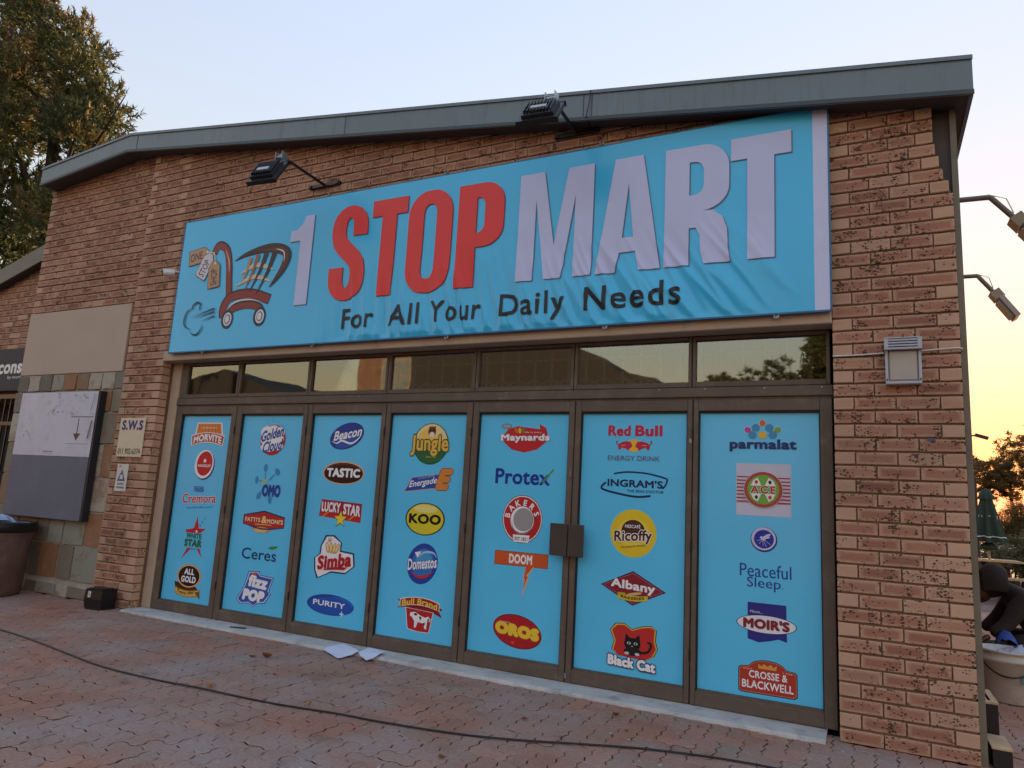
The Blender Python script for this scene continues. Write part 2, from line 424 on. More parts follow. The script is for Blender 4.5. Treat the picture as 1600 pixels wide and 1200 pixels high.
M_blackmetal = pmat('black_powder_coat', '#17191d', rough=0.38, var=0.15, scale=12, spec=0.6)
M_steel = pmat('zinc_steel', '#9a9c9e', rough=0.35, metal=0.85, var=0.12, scale=20)
M_white = pmat('white_paint', '#d6d8da', rough=0.45, var=0.05, scale=4)
M_grey = pmat('light_grey_paint', '#aeb6c2', rough=0.45, var=0.05)
M_concrete = pmat('cement_sill', (0.50, 0.50, 0.48), rough=0.85, var=0.14, scale=5, bump=0.35, bscale=50, dirt=('#5d5a55', 6, 0.5))
M_glass = glass_mat('window_glass')
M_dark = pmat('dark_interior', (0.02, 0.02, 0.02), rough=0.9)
M_wood = pmat('weathered_wood', '#b39a78', rough=0.7, var=0.2, scale=14, bump=0.3)
M_darkwood = pmat('stained_wood', '#35281f', rough=0.7, var=0.25, scale=10, bump=0.3)

# ------------------------------------------------------------------ ground
ground = MB().add([(-400, -400, -0.014), (400, -400, -0.014), (400, 600, -0.014), (-400, 600, -0.014)], [(0, 1, 2, 3)]).build('ground', M_joint)
tag(ground, kind='structure')

PU = 0.1125          # paver module: each is 2 x 1 modules, laid in herringbone square to the shopfront
def unit_edge(ax, flip):
    """inner points of one module edge, the toothed profile shared by both neighbours"""
    e = 0.009
    return [(0.30, e), (0.70, -e)]
def paver_poly(horizontal):
    pts = []
    L_, W_ = (2, 1) if horizontal else (1, 2)
    for i in range(L_):
        pts += [(i * PU, 0)] + [((i + a) * PU, o) for a, o in unit_edge(0, 0)]
    for j in range(W_):
        pts += [(L_ * PU, j * PU)] + [(L_ * PU + o, (j + a) * PU) for a, o in unit_edge(1, 0)]
    for i in range(L_, 0, -1):
        pts += [(i * PU, W_ * PU)] + [((i - 1 + a) * PU, W_ * PU + o) for a, o in reversed(unit_edge(0, 0))]
    for j in range(W_, 0, -1):
        pts += [(0, j * PU)] + [(o, (j - 1 + a) * PU) for a, o in reversed(unit_edge(1, 0))]
    cx, cy = L_ * PU / 2, W_ * PU / 2
    return [(x - cx, y - cy) for x, y in pts], cx, cy
def paver_geo(horizontal):
    pts, cx, cy = paver_poly(horizontal)
    n = len(pts)
    def off(d):
        out = []
        for i in range(n):
            x, y = pts[i]
            l = math.hypot(x, y)
            sx = (abs(x) - d) / abs(x) if abs(x) > 0.02 else 1
            sy = (abs(y) - d) / abs(y) if abs(y) > 0.02 else 1
            out.append((x * sx, y * sy))
        return out
    a, b = off(0.0025), off(0.0065)
    v = [(x, y, -0.013) for x, y in a] + [(x, y, -0.004) for x, y in a] + [(x, y, 0.0) for x, y in b]
    f = [tuple(range(2 * n, 3 * n))]
    f += [(i + n, (i + 1) % n + n, (i + 1) % n + 2 * n, i + 2 * n) for i in range(n)]
    return v, f, cx, cy
PG = {h: paver_geo(h) for h in (True, False)}
PM = {}
for h in (True, False):
    me = bpy.data.meshes.new('paver')
    me.from_pydata(PG[h][0], [], PG[h][1]); me.materials.append(M_paver); me.update()
    PM[h] = me
# herringbone: horizontal brick at (i, j) and vertical brick, period 4 along the diagonal
spots = []
def want(x, y):
    if -13.5 < x < 3.6 and -3.4 < y < -0.105: return True
    if -6.62 > x > -13.5 and -0.2 < y < 0.9 and x < -9.3: return True
    if -13.5 < x <= -6.50 and -0.2 < y < 0.09: return True
    if -0.34 < x < 0.6 and -0.2 < y < 0.09: return True
    if 0.56 <= x < 4.2 and -0.2 < y < 9.0: return True
    return False
for j in range(-40, 120):
    for i in range(-160, 60):
        k = (i - j) % 4
        if k == 0:
            c = ((i + 1) * PU, (j + 0.5) * PU); h = True
        elif k == 3:
            c = ((i + 0.5) * PU, (j + 1) * PU); h = False
        else:
            continue
        if want(*c): spots.append((c[0], c[1], h))
def cam_dist(x, y, z): return math.sqrt(x * x + (y - CAM_Y) ** 2 + (z - CAM_H) ** 2)
def in_view(x, y, z, mx=1.03):
    d = Vector((x, y - CAM_Y, z - CAM_H))
    dz = d.dot(fwd)
    if dz < 0.1: return False
    f_ = 1100.85
    u, v_ = d.dot(r2) * f_ / dz, d.dot(u2) * f_ / dz
    return abs(u) < 800 * mx and abs(v_) < 600 * mx
spots.sort(key=lambda s: (not in_view(s[0], s[1], 0), cam_dist(s[0], s[1], 0)))
pav = MB()
for q, (x, y, h) in enumerate(spots):
    dz = rng.uniform(-0.0025, 0.0015); tx, ty, rz = rng.gauss(0, 0.006), rng.gauss(0, 0.006), rng.gauss(0, 0.006)
    if q < 300:
        o = link('paver', PM[h], ground)
        o.location = (x, y, dz); o.rotation_euler = (tx, ty, rz)
    else:
        v, f = PG[h][0], PG[h][1]
        ca, sa = math.cos(rz), math.sin(rz)
        pav.add([(x + a * ca - b * sa, y + a * sa + b * ca, c + dz + a * -ty + b * tx) for a, b, c in v], f)
po = pav.build('pavers', M_paver, ground)
po['kind'] = 'stuff'
# tarmac of the car park behind, reaching to the trees
tar = MB().add([(0.56, 9.0, -0.006), (60, 9.0, -0.006), (60, 120, -0.006), (0.56, 120, -0.006)], [(0, 1, 2, 3)]).build('car_park', pmat('car_park_paving', (0.13, 0.10, 0.095), rough=0.9, var=0.25, scale=1.5, bump=0.4))
tag(tar, kind='structure')

# ------------------------------------------------------------------ the shop building
shop = empty('shop_building', (0, 0, 0))
tag(shop, 'single storey brick shop with sloping grey roof edge and seven blue covered doors', 'building')
def zs(x):                                            # underside of the roof edge
    return 3.913 + (0.606 - x) * 0.13766 if x > -7.61 else 5.044 - (-7.61 - x) * 0.0915
CH = 0.0862
def xr(z):
    for zz, xx in ((3.70, 0.421), (3.62, 0.43), (3.55, 0.449), (3.47, 0.468), (3.385, 0.497)):
        if z >= zz - 0.03: return xx
    return 0.517

# mortar cores
pierR = MB().prism_y([(-0.178, 0), (0.508, 0), (0.508, 3.36), (0.412, 3.66), (0.412, zs(0.4) + 0.06), (-0.178, zs(-0.178) + 0.06)], 0.015, 0.32).build('brick_pier', M_mortar, shop)
pierR['label'] = 'brick pier right of the doors, its top corner stepped'
wallT = MB().prism_y([(-6.69, 2.60), (-0.178, 2.60), (-0.178, zs(-0.178) + 0.06), (-6.69, zs(-6.69) + 0.06)], 0.0155, 0.30).build('brick_wall', M_mortar, shop)
pierL = MB().prism_y([(-7.292, 0), (-6.688, 0), (-6.688, zs(-6.688) + 0.06), (-7.292, zs(-7.292) + 0.06)], 0.0152, 0.32).build('brick_pier', M_mortar, shop)
pierL['label'] = 'brick pier left of the doors carrying two small signs'
wallL = MB().prism_y([(-9.335, 2.46), (-7.295, 2.46), (-7.295, zs(-7.295) + 0.06), (-7.61, 5.10), (-9.335, zs(-9.335) + 0.06)], 0.065, 0.33).build('brick_wall', M_mortar, shop)

bricks = []      # x0, x1, z0, z1, face y, pale, owner
def course(xa, xb, z, yf, owner, off, pitch=0.2333, pale_ends=(False, False), fixed=None, zmax=None):
    z1 = z + CH - 0.0125
    if fixed:
        edges = fixed
    else:
        edges = [xa]
        x = xa + (pitch * 0.5 if off else pitch)
        while x < xb - 0.04:
            edges.append(x); x += pitch
        edges.append(xb)
    for i in range(len(edges) - 1):
        a, b = edges[i], edges[i + 1]
        xc = (a + b) / 2
        if z > zs(xc) + 0.03: continue
        g = 0.0038
        a2 = a + (g if i else 0); b2 = b - (g if i < len(edges) - 2 else 0)
        pale = (i == 0 and pale_ends[0]) or (i == len(edges) - 2 and pale_ends[1])
        bricks.append((a2, b2, z, z1, yf, pale, owner))
k = 0
z = 0.004
while z < 5.3:
    odd = k % 2
    # right pier
    xb = xr(z)
    if odd: ed = [-0.185, -0.068, 0.165, xb - 0.117, xb] if xb > 0.5 else [-0.185, -0.068, 0.165, min(0.39, xb - 0.1), xb]
    else: ed = [-0.185, 0.048, 0.281, xb]
    course(-0.185, xb, z, 0.0, 'pr', odd, fixed=ed, pale_ends=(odd, odd))
    # left pier
    ed = [-7.30, -7.205, -6.995, -6.785, -6.68] if odd else [-7.30, -7.093, -6.886, -6.68]
    course(-7.30, -6.68, z, 0.0, 'pl', odd, fixed=ed, pale_ends=(odd, True if odd else rng.random() < 0.35))
    # above the doors; the part that the banner covers is left as mortar
    if z > 2.62:
        full = []
        x = -6.68 + (0.1167 if odd else 0.2333)
        ed = [-6.68]
        while x < -0.2: ed.append(x); x += 0.2333
        ed.append(-0.185)
        if 2.70 < z < 4.0:
            pass
        else:
            course(-6.68, -0.185, z, 0.0, 'wt', odd, fixed=ed)
        if 2.70 < z < 4.0:
            course(-6.68, -6.44, z, 0.0, 'wt', odd, fixed=[-6.68, -6.563 if odd else -6.447, -6.40])
    # left wall above the plaster panel
    if z > 3.20:
        course(-9.345, -7.30, z, 0.05, 'wl', odd, pitch=0.2333, pale_ends=(odd, False))
    z += CH; k += 1

def brick_geo(j):
    """unit brick: width 1, height 1, chamfered face at y=0"""
    r = random.Random(100 + j)
    q = lambda s: r.uniform(-s, s)
    cx, cz, d = 0.018, 0.055, 0.10
    o = [(-0.5, -0.5), (0.5, -0.5), (0.5, 0.5), (-0.5, 0.5)]
    mid = [(0 + q(0.05), -0.5 + q(0.015)), (0.5, q(0.1)), (0 + q(0.05), 0.5 + q(0.015)), (-0.5, q(0.1))]
    ring = []
    for a, b in zip(o, mid): ring += [(a[0] + q(0.006), a[1] + q(0.02)), b]
    inner = [(x - math.copysign(cx, x) if abs(x) > 0.3 else x, z_ - math.copysign(cz, z_) if abs(z_) > 0.3 else z_) for x, z_ in ring]
    n = len(ring)
    v = [(x, d, z_) for x, z_ in ring] + [(x, 0.004, z_) for x, z_ in ring] + [(x, q(0.0012), z_) for x, z_ in inner]
    f = [tuple(range(2 * n, 3 * n))]
    f += [(i + n, (i + 1) % n + n, (i + 1) % n + 2 * n, i + 2 * n) for i in range(n)]
    f += [(i, (i + 1) % n, (i + 1) % n + n, i + n) for i in range(n)]
    return v, f
BG = [brick_geo(j) for j in range(6)]
def add_uv(me, uvs):
    l = me.uv_layers.new(name='UVMap')
    idx = [0] * len(me.loops)
    me.loops.foreach_get('vertex_index', idx)
    flat = []
    for i in idx: flat += uvs[i]
    l.data.foreach_set('uv', flat)
BM_ = {}
for j, (v, f) in enumerate(BG):
    for pale in (False, True):
        me = bpy.data.meshes.new('brick')
        me.from_pydata(v, [], f); me.materials.append(M_brick_pale if pale else M_brick)
        add_uv(me, [(p[0] + 0.5, p[2] + 0.5) for p in v]); me.update()
        BM_[(j, pale)] = me
own = {'pr': pierR, 'pl': pierL, 'wt': wallT, 'wl': wallL}
bricks.sort(key=lambda b: (not in_view((b[0] + b[1]) / 2, 0, b[2], 1.05), cam_dist((b[0] + b[1]) / 2, b[4], b[2]) / math.sqrt(b[1] - b[0])))
rest = {}
def joined(name, lst, parent):
    mb, uvs = MB(), []
    for (a, b, z0, z1, yf, pale) in lst:
        v, f = BG[rng.randrange(6)]
        dy = rng.uniform(-0.002, 0.002)
        mb.add([((a + b) / 2 + p[0] * (b - a), yf + p[1] + dy, (z0 + z1) / 2 + p[2] * (z1 - z0)) for p in v], f, 1 if pale else 0)
        uvs += [(p[0] + 0.5, p[2] + 0.5) for p in v]
    o = mb.build(name, [M_brick, M_brick_pale], parent)
    add_uv(o.data, uvs)
    o['kind'] = 'stuff'
    return o
for q, (a, b, z0, z1, yf, pale, ow) in enumerate(bricks):
    if q < 300:
        o = link('brick', BM_[(rng.randrange(6), bool(pale))], own[ow])
        o.location = ((a + b) / 2, yf + rng.uniform(-0.0025, 0.0025), (z0 + z1) / 2)
        o.scale = (b - a, 1, z1 - z0)
        o.rotation_euler = (rng.gauss(0, 0.004), rng.gauss(0, 0.004), rng.gauss(0, 0.004))
    else:
        rest.setdefault(ow, []).append((a, b, z0, z1, yf, pale))
for ow, lst in rest.items(): joined('bricks', lst, own[ow])

# shell behind the front: sides, back, floor, so that the inside is a dark room
MB().box(0.30, 0.506, 0.33, 8.0, 0, 3.95).box(-9.3, -9.1, 0.34, 8.0, 0, 4.85).box(-9.1, 0.30, 7.8, 8.0, 0, 3.9).build('rear_wall', M_mortar, shop)
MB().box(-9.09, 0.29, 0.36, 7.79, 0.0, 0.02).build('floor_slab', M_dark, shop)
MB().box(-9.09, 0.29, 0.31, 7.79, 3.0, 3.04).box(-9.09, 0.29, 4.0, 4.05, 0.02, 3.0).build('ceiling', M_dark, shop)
MB().box(-9.335, -7.295, 0.062, 0.33, 0, 2.458).build('pier_core', M_grout, shop)

# plaster panel and slate cladding on the left wall
MB().cbox(-9.345, -7.395, 0.030, 0.0605, 2.478, 3.262, 0.006).build('plaster_panel', M_plaster, shop)
clad = MB().box(-9.335, -7.302, 0.040, 0.0615, 0.002, 2.472).build('slate_cladding', M_grout, shop)
rows = [(0.0, 0.13), (0.18, 0.55), (0.55, 0.92), (0.92, 1.29), (1.29, 1.66), (1.66, 2.02), (2.02, 2.27), (2.27, 2.474)]
for ri, (za, zb) in enumerate(rows):
    x = -9.345
    while x < -7.305:
        wd = rng.choice((0.21, 0.28, 0.33, 0.38)) if ri not in (7,) else 0.235
        xe = x + wd
        if xe > -7.42: xe = -7.302
        jx = lambda: rng.uniform(-0.007, 0.007)
        g = 0.010
        p = [(x + g + jx(), za + g + jx()), ((x + xe) / 2, za + g + jx()), (xe - g + jx() * (xe < -7.31), za + g + jx()), (xe - g + jx() * (xe < -7.31), (za + zb) / 2), (xe - g + jx() * (xe < -7.31), zb - g + jx()), ((x + xe) / 2, zb - g + jx()), (x + g + jx(), zb - g + jx()), (x + g + jx(), (za + zb) / 2)]
        yo = rng.uniform(0.014, 0.026)
        MB().prism_y(p, yo, 0.0395).build('slate_tile', M_stone, clad)
        x = xe

# roof edge (fascia), soffit, roof
def off_line(dx, dz): return [(0.633 + dx, 4.148 + dz), (-7.599, 5.251 + dz), (-9.275 - dx, 5.108 + dz)]
top = [(0.633, 4.148), (-7.599, 5.251), (-9.275, 5.108)]
bot = [(-9.275, 4.888), (-7.61, 5.044), (0.633, 3.909)]
fas = MB().prism_y(top + bot, -0.160, -0.142).build('fascia', M_fascia, shop)
MB().prism_y([(0.636, 4.166), (-7.599, 5.272), (-9.283, 5.128), (-9.283, 5.100), (-7.599, 5.243), (0.636, 4.139)], -0.172, -0.1605).build('fascia_cap', M_fascia, fas)
MB().prism_y([(0.636, 3.936), (-7.61, 5.071), (-9.28, 4.915), (-9.28, 4.886), (-7.61, 5.042), (0.636, 3.906)], -0.168, -0.1605).build('drip_edge', M_fascia_seam, fas)
for xs in (-7.45, -4.35, -1.93, -1.86):
    zb_, zt = zs(xs) + 0.004, zs(xs) + 0.225
    MB().box(xs - 0.003, xs + 0.003, -0.1635, -0.1602, zb_ + 0.03, zt).build('fascia_joint', M_fascia_seam, fas)
MB().box(0.612, 0.634, -0.1415, 8.2, 3.909, 4.148).build('fascia', M_fascia, shop)
MB().box(-9.275, -9.255, -0.1415, 8.2, 4.892, 5.105).build('fascia', M_fascia, shop)
MB().prism_y([(0.6115, 3.925), (0.6115, 3.945), (-7.61, 5.075), (-9.25, 4.925), (-9.25, 4.905), (-7.61, 5.055)], -0.1415, 8.2).build('soffit', M_soffit, shop)
MB().prism_y([(0.611, 3.9455), (0.611, 4.13), (-7.6, 5.235), (-9.25, 5.09), (-9.25, 4.9255), (-7.61, 5.0755)], -0.1413, 8.3).build('roof', M_fascia, shop)
MB().box(0.5185, 0.553, 0.020, 0.115, 0.0, 3.93).build('corner_strip', M_strip, shop)
MB().box(0.414, 0.5183, 0.050, 0.105, 3.37, 3.93).build('corner_panel', M_soffit, shop)

# lintel, jamb, threshold
MB().cbox(-6.678, -0.188, -0.014, 0.16, 2.553, 2.664, 0.006).build('lintel', M_beige, shop)
MB().cbox(-6.679, -6.547, 0.128, 0.20, 0.021, 2.551, 0.006).build('jamb', M_beige, shop)
sill = MB()
xs_ = [-6.66 + i * 0.16 for i in range(41)]
prof = lambda x: [(-0.112 + 0.006 * noise.noise((x * 3, 0, 0)), -0.012), (-0.104 + 0.006 * noise.noise((x * 3, 0, 0)), 0.012), (-0.088, 0.0195), (0.24, 0.0205)]
for i, x in enumerate(xs_):
    x = min(x, -0.192)
    for (y, z_) in prof(x): sill.v.append((x, y, z_ + 0.0015 * noise.noise((x * 5, y * 5, 1))))
    if i:
        for j in range(3):
            a = (i - 1) * 4 + j
            sill.f.append((a, a + 4, a + 5, a + 1)); sill.mi.append(0)
sill.f += [(0, 1, 2, 3), (163, 162, 161, 160)]; sill.mi += [0, 0]
sill.build('threshold', M_concrete, shop)

# doors
DB = [-6.545, -5.647, -4.712, -3.803, -2.917, -2.008, -1.107, -0.196]
BL = [(-6.452, -5.719), (-5.576, -4.768), (-4.656, -3.852), (-3.754, -2.975), (-2.859, -2.056), (-1.960, -1.146), (-1.069, -0.275)]
ZB, ZT = 0.128, 1.990
doors = []
for i in range(7):
    a, b = DB[i] + 0.004, DB[i + 1] - 0.004
    p, q = BL[i]
    d = MB()
    d.cbox(a, p, 0.132, 0.185, 0.024, 2.085, 0.004).cbox(q, b, 0.132, 0.185, 0.024, 2.085, 0.004)
    d.cbox(p, q, 0.1335, 0.185, 0.024, ZB - 0.016, 0.004).cbox(p, q, 0.1335, 0.185, ZT + 0.012, 2.085, 0.004)
    # glazing beads
    d.box(p, p + 0.008, 0.148, 0.170, ZB - 0.016, ZT + 0.012, 1).box(q - 0.008, q, 0.148, 0.170, ZB - 0.016, ZT + 0.012, 1)
    d.box(p + 0.008, q - 0.008, 0.146, 0.170, ZB - 0.016, ZB - 0.002).box(p + 0.008, q - 0.008, 0.148, 0.170, ZT, ZT + 0.012, 1)
    do = d.build('door', [M_bronze, M_bronze_dk], shop)
    MB().box(p + 0.002, q - 0.002, 0.1705, 0.176, ZB - 0.014, ZT + 0.01).build('pane', M_glass, do)
    if i in (4, 5):
        hx = (-2.150, -2.012) if i == 4 else (-2.004, -1.880)
        h = MB().cbox(hx[0], hx[1], 0.075, 0.088, 0.915, 1.150, 0.004)
        xm = (hx[1] - 0.045) if i == 4 else (hx[0] + 0.045)
        h.box(xm - 0.012, xm + 0.012, 0.088, 0.131, 0.95, 0.98).box(xm - 0.012, xm + 0.012, 0.088, 0.131, 1.085, 1.115)
        h.build('handle', pmat('dark_handle', '#463e39', rough=0.4, var=0.12, scale=9), do)
        if i == 4:
            MB().box(-2.030, -2.018, 0.122, 0.1315, 1.50, 1.545).build('lock', M_steel, do)
            MB().box(-2.036, -2.016, 0.124, 0.1315, 0.762, 0.774).build('lock', M_steel, do)
    doors.append(do)
MB().box(-6.544, -0.19, 0.150, 0.19, 0.0206, 0.024).box(-6.5465, -6.5455, 0.15, 0.19, 0.03, 2.08).build('door_track', M_bronze_dk, shop)
for xb in DB[1:-1]:
    MB().box(xb - 0.0038, xb + 0.0038, 0.150, 0.188, 0.03, 2.084).build('door_seal', M_bronze_dk, shop)
for i, xb in enumerate(DB[1:-1]):
    if i == 4: continue
    for zh in (0.30, 1.02, 1.80):
        MB().tube([(xb, 0.128, zh), (xb, 0.128, zh + 0.075)], 0.0075, 8).build('hinge', M_bronze_dk, doors[i])
for (x, z_) in ((-1.122, 1.77), (-2.0, 0.05)):
    MB().cbox(x - 0.01, x + 0.01, 0.124, 0.1318, z_, z_ + 0.035, 0.003).build('latch', M_steel, shop)

# transom rail and clerestory windows
MB().cbox(-6.544, -0.192, 0.120, 0.19, 2.0985, 2.170, 0.005).box(-6.544, -0.192, 0.138, 0.19, 2.086, 2.0975).build('transom_rail', M_bronze, shop)
MW = [-6.535, -5.686, -4.746, -3.826, -2.92, -2.036, -1.12, -0.205]
for i in range(7):
    a, b = MW[i] + 0.003, MW[i + 1] - 0.003
    wn = MB()
    wl = 0.085 if i == 0 else 0.024
    wn.cbox(a, a + wl, 0.140, 0.19, 2.175, 2.548, 0.004).cbox(b - 0.024, b, 0.140, 0.19, 2.175, 2.548, 0.004)
    wn.cbox(a + wl, b - 0.024, 0.1415, 0.19, 2.175, 2.214, 0.004).cbox(a + wl, b - 0.024, 0.1415, 0.19, 2.522, 2.548, 0.004)
    wo = wn.build('window', M_bronze, shop)
    MB().box(a + wl - 0.003, b - 0.021, 0.166, 0.170, 2.212, 2.524).build('pane', M_glass, wo)
for x in (-1.35, -1.02, -0.62, -0.26, -2.6, -2.2, -3.2, -4.1):
    MB().tube([(x, 0.121, 2.155), (x, 0.113, 2.155)], 0.006, 6).build('screw', M_steel, shop)
# folding security trellis just inside the glass
tr = MB()
x = -6.4
while x < -0.25:
    tr.box(x - 0.011, x + 0.011, 0.205, 0.213, 0.03, 2.56)
    x += 0.148
x = -6.4
while x < -0.4:
    for (za, zb_) in ((2.205, 2.275),):
        for s in (0, 1):
            p0, p1 = Vector((x, 0.202, za if s else zb_)), Vector((x + 0.148, 0.202, zb_ if s else za))
            ax = (p1 - p0); L_ = ax.length; ax.normalize()
            tr.obox((p0 + p1) / 2, ax, Vector((0, 1, 0)), ax.cross(Vector((0, 1, 0))), L_ / 2, 0.003, 0.006)
    x += 0.148
tr.box(-6.5, -0.22, 0.199, 0.204, 2.425, 2.437)
tr.build('security_trellis', M_white, shop)

# ------------------------------------------------------------------ printing: flat shapes and lettering
_TC = {}
def glyphs(s, bold=0.0, shear=0.0, res=3, spacing=1.0):
    """text as flat triangles in a -1..1 box; weight is built from shifted copies a hair apart in depth"""
    key = (s, round(bold, 4), shear, res, spacing)
    if key in _TC: return _TC[key]
    cu = bpy.data.curves.new('text', 'FONT')
    cu.body = s; cu.size = 1.0; cu.shear = shear; cu.resolution_u = res
    cu.space_character = spacing
    cu.fill_mode = 'FRONT'
    o = bpy.data.objects.new('text', cu); COL.objects.link(o)
    dg = bpy.context.evaluated_depsgraph_get(); dg.update()
    me = bpy.data.meshes.new_from_object(o.evaluated_get(dg))
    bm = bmesh.new(); bm.from_mesh(me)
    bmesh.ops.triangulate(bm, faces=bm.faces[:])
    v0 = [(p.co.x, p.co.y) for p in bm.verts]
    bm.verts.index_update()
    f0 = [tuple(p.index for p in q.verts) for q in bm.faces]
    bm.free()
    bpy.data.objects.remove(o); bpy.data.curves.remove(cu); bpy.data.meshes.remove(me)
    v, f = [], []
    dirs = [(0, 0)]
    if bold > 0.008: dirs = [(math.cos(math.radians(t)) * bold, math.sin(math.radians(t)) * bold) for t in range(22, 382, 45)] + [(0, 0)]
    elif bold > 0: dirs = [(-bold, 0), (bold, 0), (0, 0)]
    for k, (dx, dy) in enumerate(dirs):
        n = len(v)
        v += [(x + dx, y + dy, k) for x, y in v0]
        f += [tuple(i + n for i in q) for q in f0]
    x0, x1 = min(p[0] for p in v), max(p[0] for p in v)
    y0, y1 = min(p[1] for p in v), max(p[1] for p in v)
    v = [((p[0] - x0) / (x1 - x0) * 2 - 1, (p[1] - y0) / (y1 - y0) * 2 - 1, p[2]) for p in v]
    _TC[key] = (v, f, (x1 - x0) / (y1 - y0), x1 - x0, y1 - y0)
    return _TC[key]

class Art:
    """a printed emblem: flat layers in a -1..1 box, half size a x b metres"""
    def __init__(s, a, b):
        s.a, s.b, s.layers = a, b, []
    def raw(s, v, f, col): s.layers.append((v, f, col)); return s
    def poly(s, pts, col):
        return s.raw(list(pts), [tuple(range(len(pts)))], col)
    def ell(s, cx, cy, rx, ry, col, rot=0.0, n=36, a0=0, a1=360):
        pts = []
        full = (a1 - a0) >= 360
        for i in range(n + (0 if full else 1)):
            t = math.radians(a0 + (a1 - a0) * i / n)
            x, y = rx * math.cos(t), ry * math.sin(t)
            c, q = math.cos(math.radians(rot)), math.sin(math.radians(rot))
            # rotate in real proportion
            X, Y = x * s.a, y * s.b
            pts.append((cx + (X * c - Y * q) / s.a, cy + (X * q + Y * c) / s.b))
        return s.poly(pts, col)
    def rect(s, x0, y0, x1, y1, col, sk=0.0):
        return s.poly([(x0, y0), (x1, y0), (x1 + sk, y1), (x0 + sk, y1)], col)
    def rrect(s, x0, y0, x1, y1, r, col):
        pts = []
        ry = r * s.a / s.b
        for (cx, cy, a) in ((x1 - r, y1 - ry, 0), (x0 + r, y1 - ry, 90), (x0 + r, y0 + ry, 180), (x1 - r, y0 + ry, 270)):
            for i in range(5):
                t = math.radians(a + 22.5 * i)
                pts.append((cx + r * math.cos(t), cy + ry * math.sin(t)))
        return s.poly(pts, col)
    def arch(s, x0, x1, yb, yt, bulge, col, n=14, flare=0.0, bulge2=None):
        b2 = bulge if bulge2 is None else bulge2
        tp = [(x0 + (x1 - x0) * i / n, yt + bulge * (1 - (2 * i / n - 1) ** 2)) for i in range(n + 1)]
        bt = [(x0 + flare + (x1 - x0 - 2 * flare) * i / n, yb + b2 * (1 - (2 * i / n - 1) ** 2)) for i in range(n + 1)]
        v = bt + tp
        return s.raw(v, [(i, i + 1, n + 2 + i, n + 1 + i) for i in range(n)], col)
    def star(s, cx, cy, r, col, ratio=0.42, n=5, rot=90):
        k = s.a / s.b
        pts = [(cx + r * (1 if i % 2 == 0 else ratio) * math.cos(math.radians(rot + i * 180 / n)), cy + r * k * (1 if i % 2 == 0 else ratio) * math.sin(math.radians(rot + i * 180 / n))) for i in range(2 * n)]
        v = pts + [(cx, cy)]
        return s.raw(v, [(i, (i + 1) % (2 * n), 2 * n) for i in range(2 * n)], col)
    def stroke(s, pts, wd, col, taper=False):
        P = [Vector((x * s.a, y * s.b)) for x, y in pts]
        n = len(P); L_, R_ = [], []
        for i in range(n):
            d = (P[min(i + 1, n - 1)] - P[max(i - 1, 0)]).normalized()
            o = Vector((-d.y, d.x))
            t = i / (n - 1)
            ww = wd * s.a * 0.5 * (math.sin(math.pi * min(1, max(0.02, t))) if taper == 'both' else (1 - t * 0.92) if taper else 1)
            a_, b_ = P[i] + o * ww, P[i] - o * ww
            L_.append((a_.x / s.a, a_.y / s.b)); R_.append((b_.x / s.a, b_.y / s.b))
        return s.raw(L_ + R_, [(i, i + 1, n + i + 1, n + i) for i in range(n - 1)], col)
    def curve(s, ctrl, wd, col, taper=False, n=24):
        """smooth stroke through control points"""
        c = [ctrl[0]] + list(ctrl) + [ctrl[-1]]
        pts = []
        for i in range(1, len(c) - 2):
            for k_ in range(n // (len(ctrl) - 1) + 1):
                t = k_ / (n // (len(ctrl) - 1) + 1)
                q = [0.5 * ((2 * c[i][d]) + (-c[i - 1][d] + c[i + 1][d]) * t + (2 * c[i - 1][d] - 5 * c[i][d] + 4 * c[i + 1][d] - c[i + 2][d]) * t * t + (-c[i - 1][d] + 3 * c[i][d] - 3 * c[i + 1][d] + c[i + 2][d]) * t ** 3) for d in (0, 1)]
                pts.append(tuple(q))
        pts.append(tuple(ctrl[-1]))
        return s.stroke(pts, wd, col, taper)
    def txt(s, t, cx, cy, w, h, col, bold=0.02, shear=0.0, arc=0.0, slope=0.0, edge=None, ew=0.03, grow=0.0, spacing=1.0):
        """lettering filling a w x h box; edge = outline colour"""
        sp_ = spacing + bold * 1.2
        v, f, asp, W0, H0 = glyphs(t, bold, shear, spacing=sp_)
        if edge:
            v2, f2, _a, W2, H2 = glyphs(t, bold + ew, shear, spacing=sp_)
            s.raw(s._place(v2, cx, cy, w * W2 / W0, h * H2 / H0, arc, slope * W2 / W0, grow), f2, edge)
        return s.raw(s._place(v, cx, cy, w, h, arc, slope, grow), f, col)
    def _place(s, v, cx, cy, w, h, arc, slope, grow):
        return [(cx + x * w / 2, cy + y * h / 2 * (1 + grow * (1 - x * x)) + arc * (1 - x * x) + slope * x, k) for x, y, k in v]
    def ring_txt(s, t, cx, cy, r, a0, a1, size, col, bold=0.03):
        """letters standing on a circle, angles in degrees from the right, a0 -> a1"""
        n = len(t)
        for i, ch in enumerate(t):
            if ch == ' ': continue
            v, f, asp, _w, _h = glyphs(ch, bold)
            th = math.radians(a0 + (a1 - a0) * i / max(1, n - 1))
            rot = th - math.pi / 2
            c, q = math.cos(rot), math.sin(rot)
            out = []
            for x, y, k in v:
                X, Y = x * size * 0.5 * asp * s.a, (y + 1) * size * 0.5 * s.a
                out.append((cx + r * math.cos(th) + (X * c - Y * q) / s.a, cy + (r * math.sin(th) * s.a + (X * q + Y * c)) / s.b, k))
            s.raw(out, f, col)
        return s
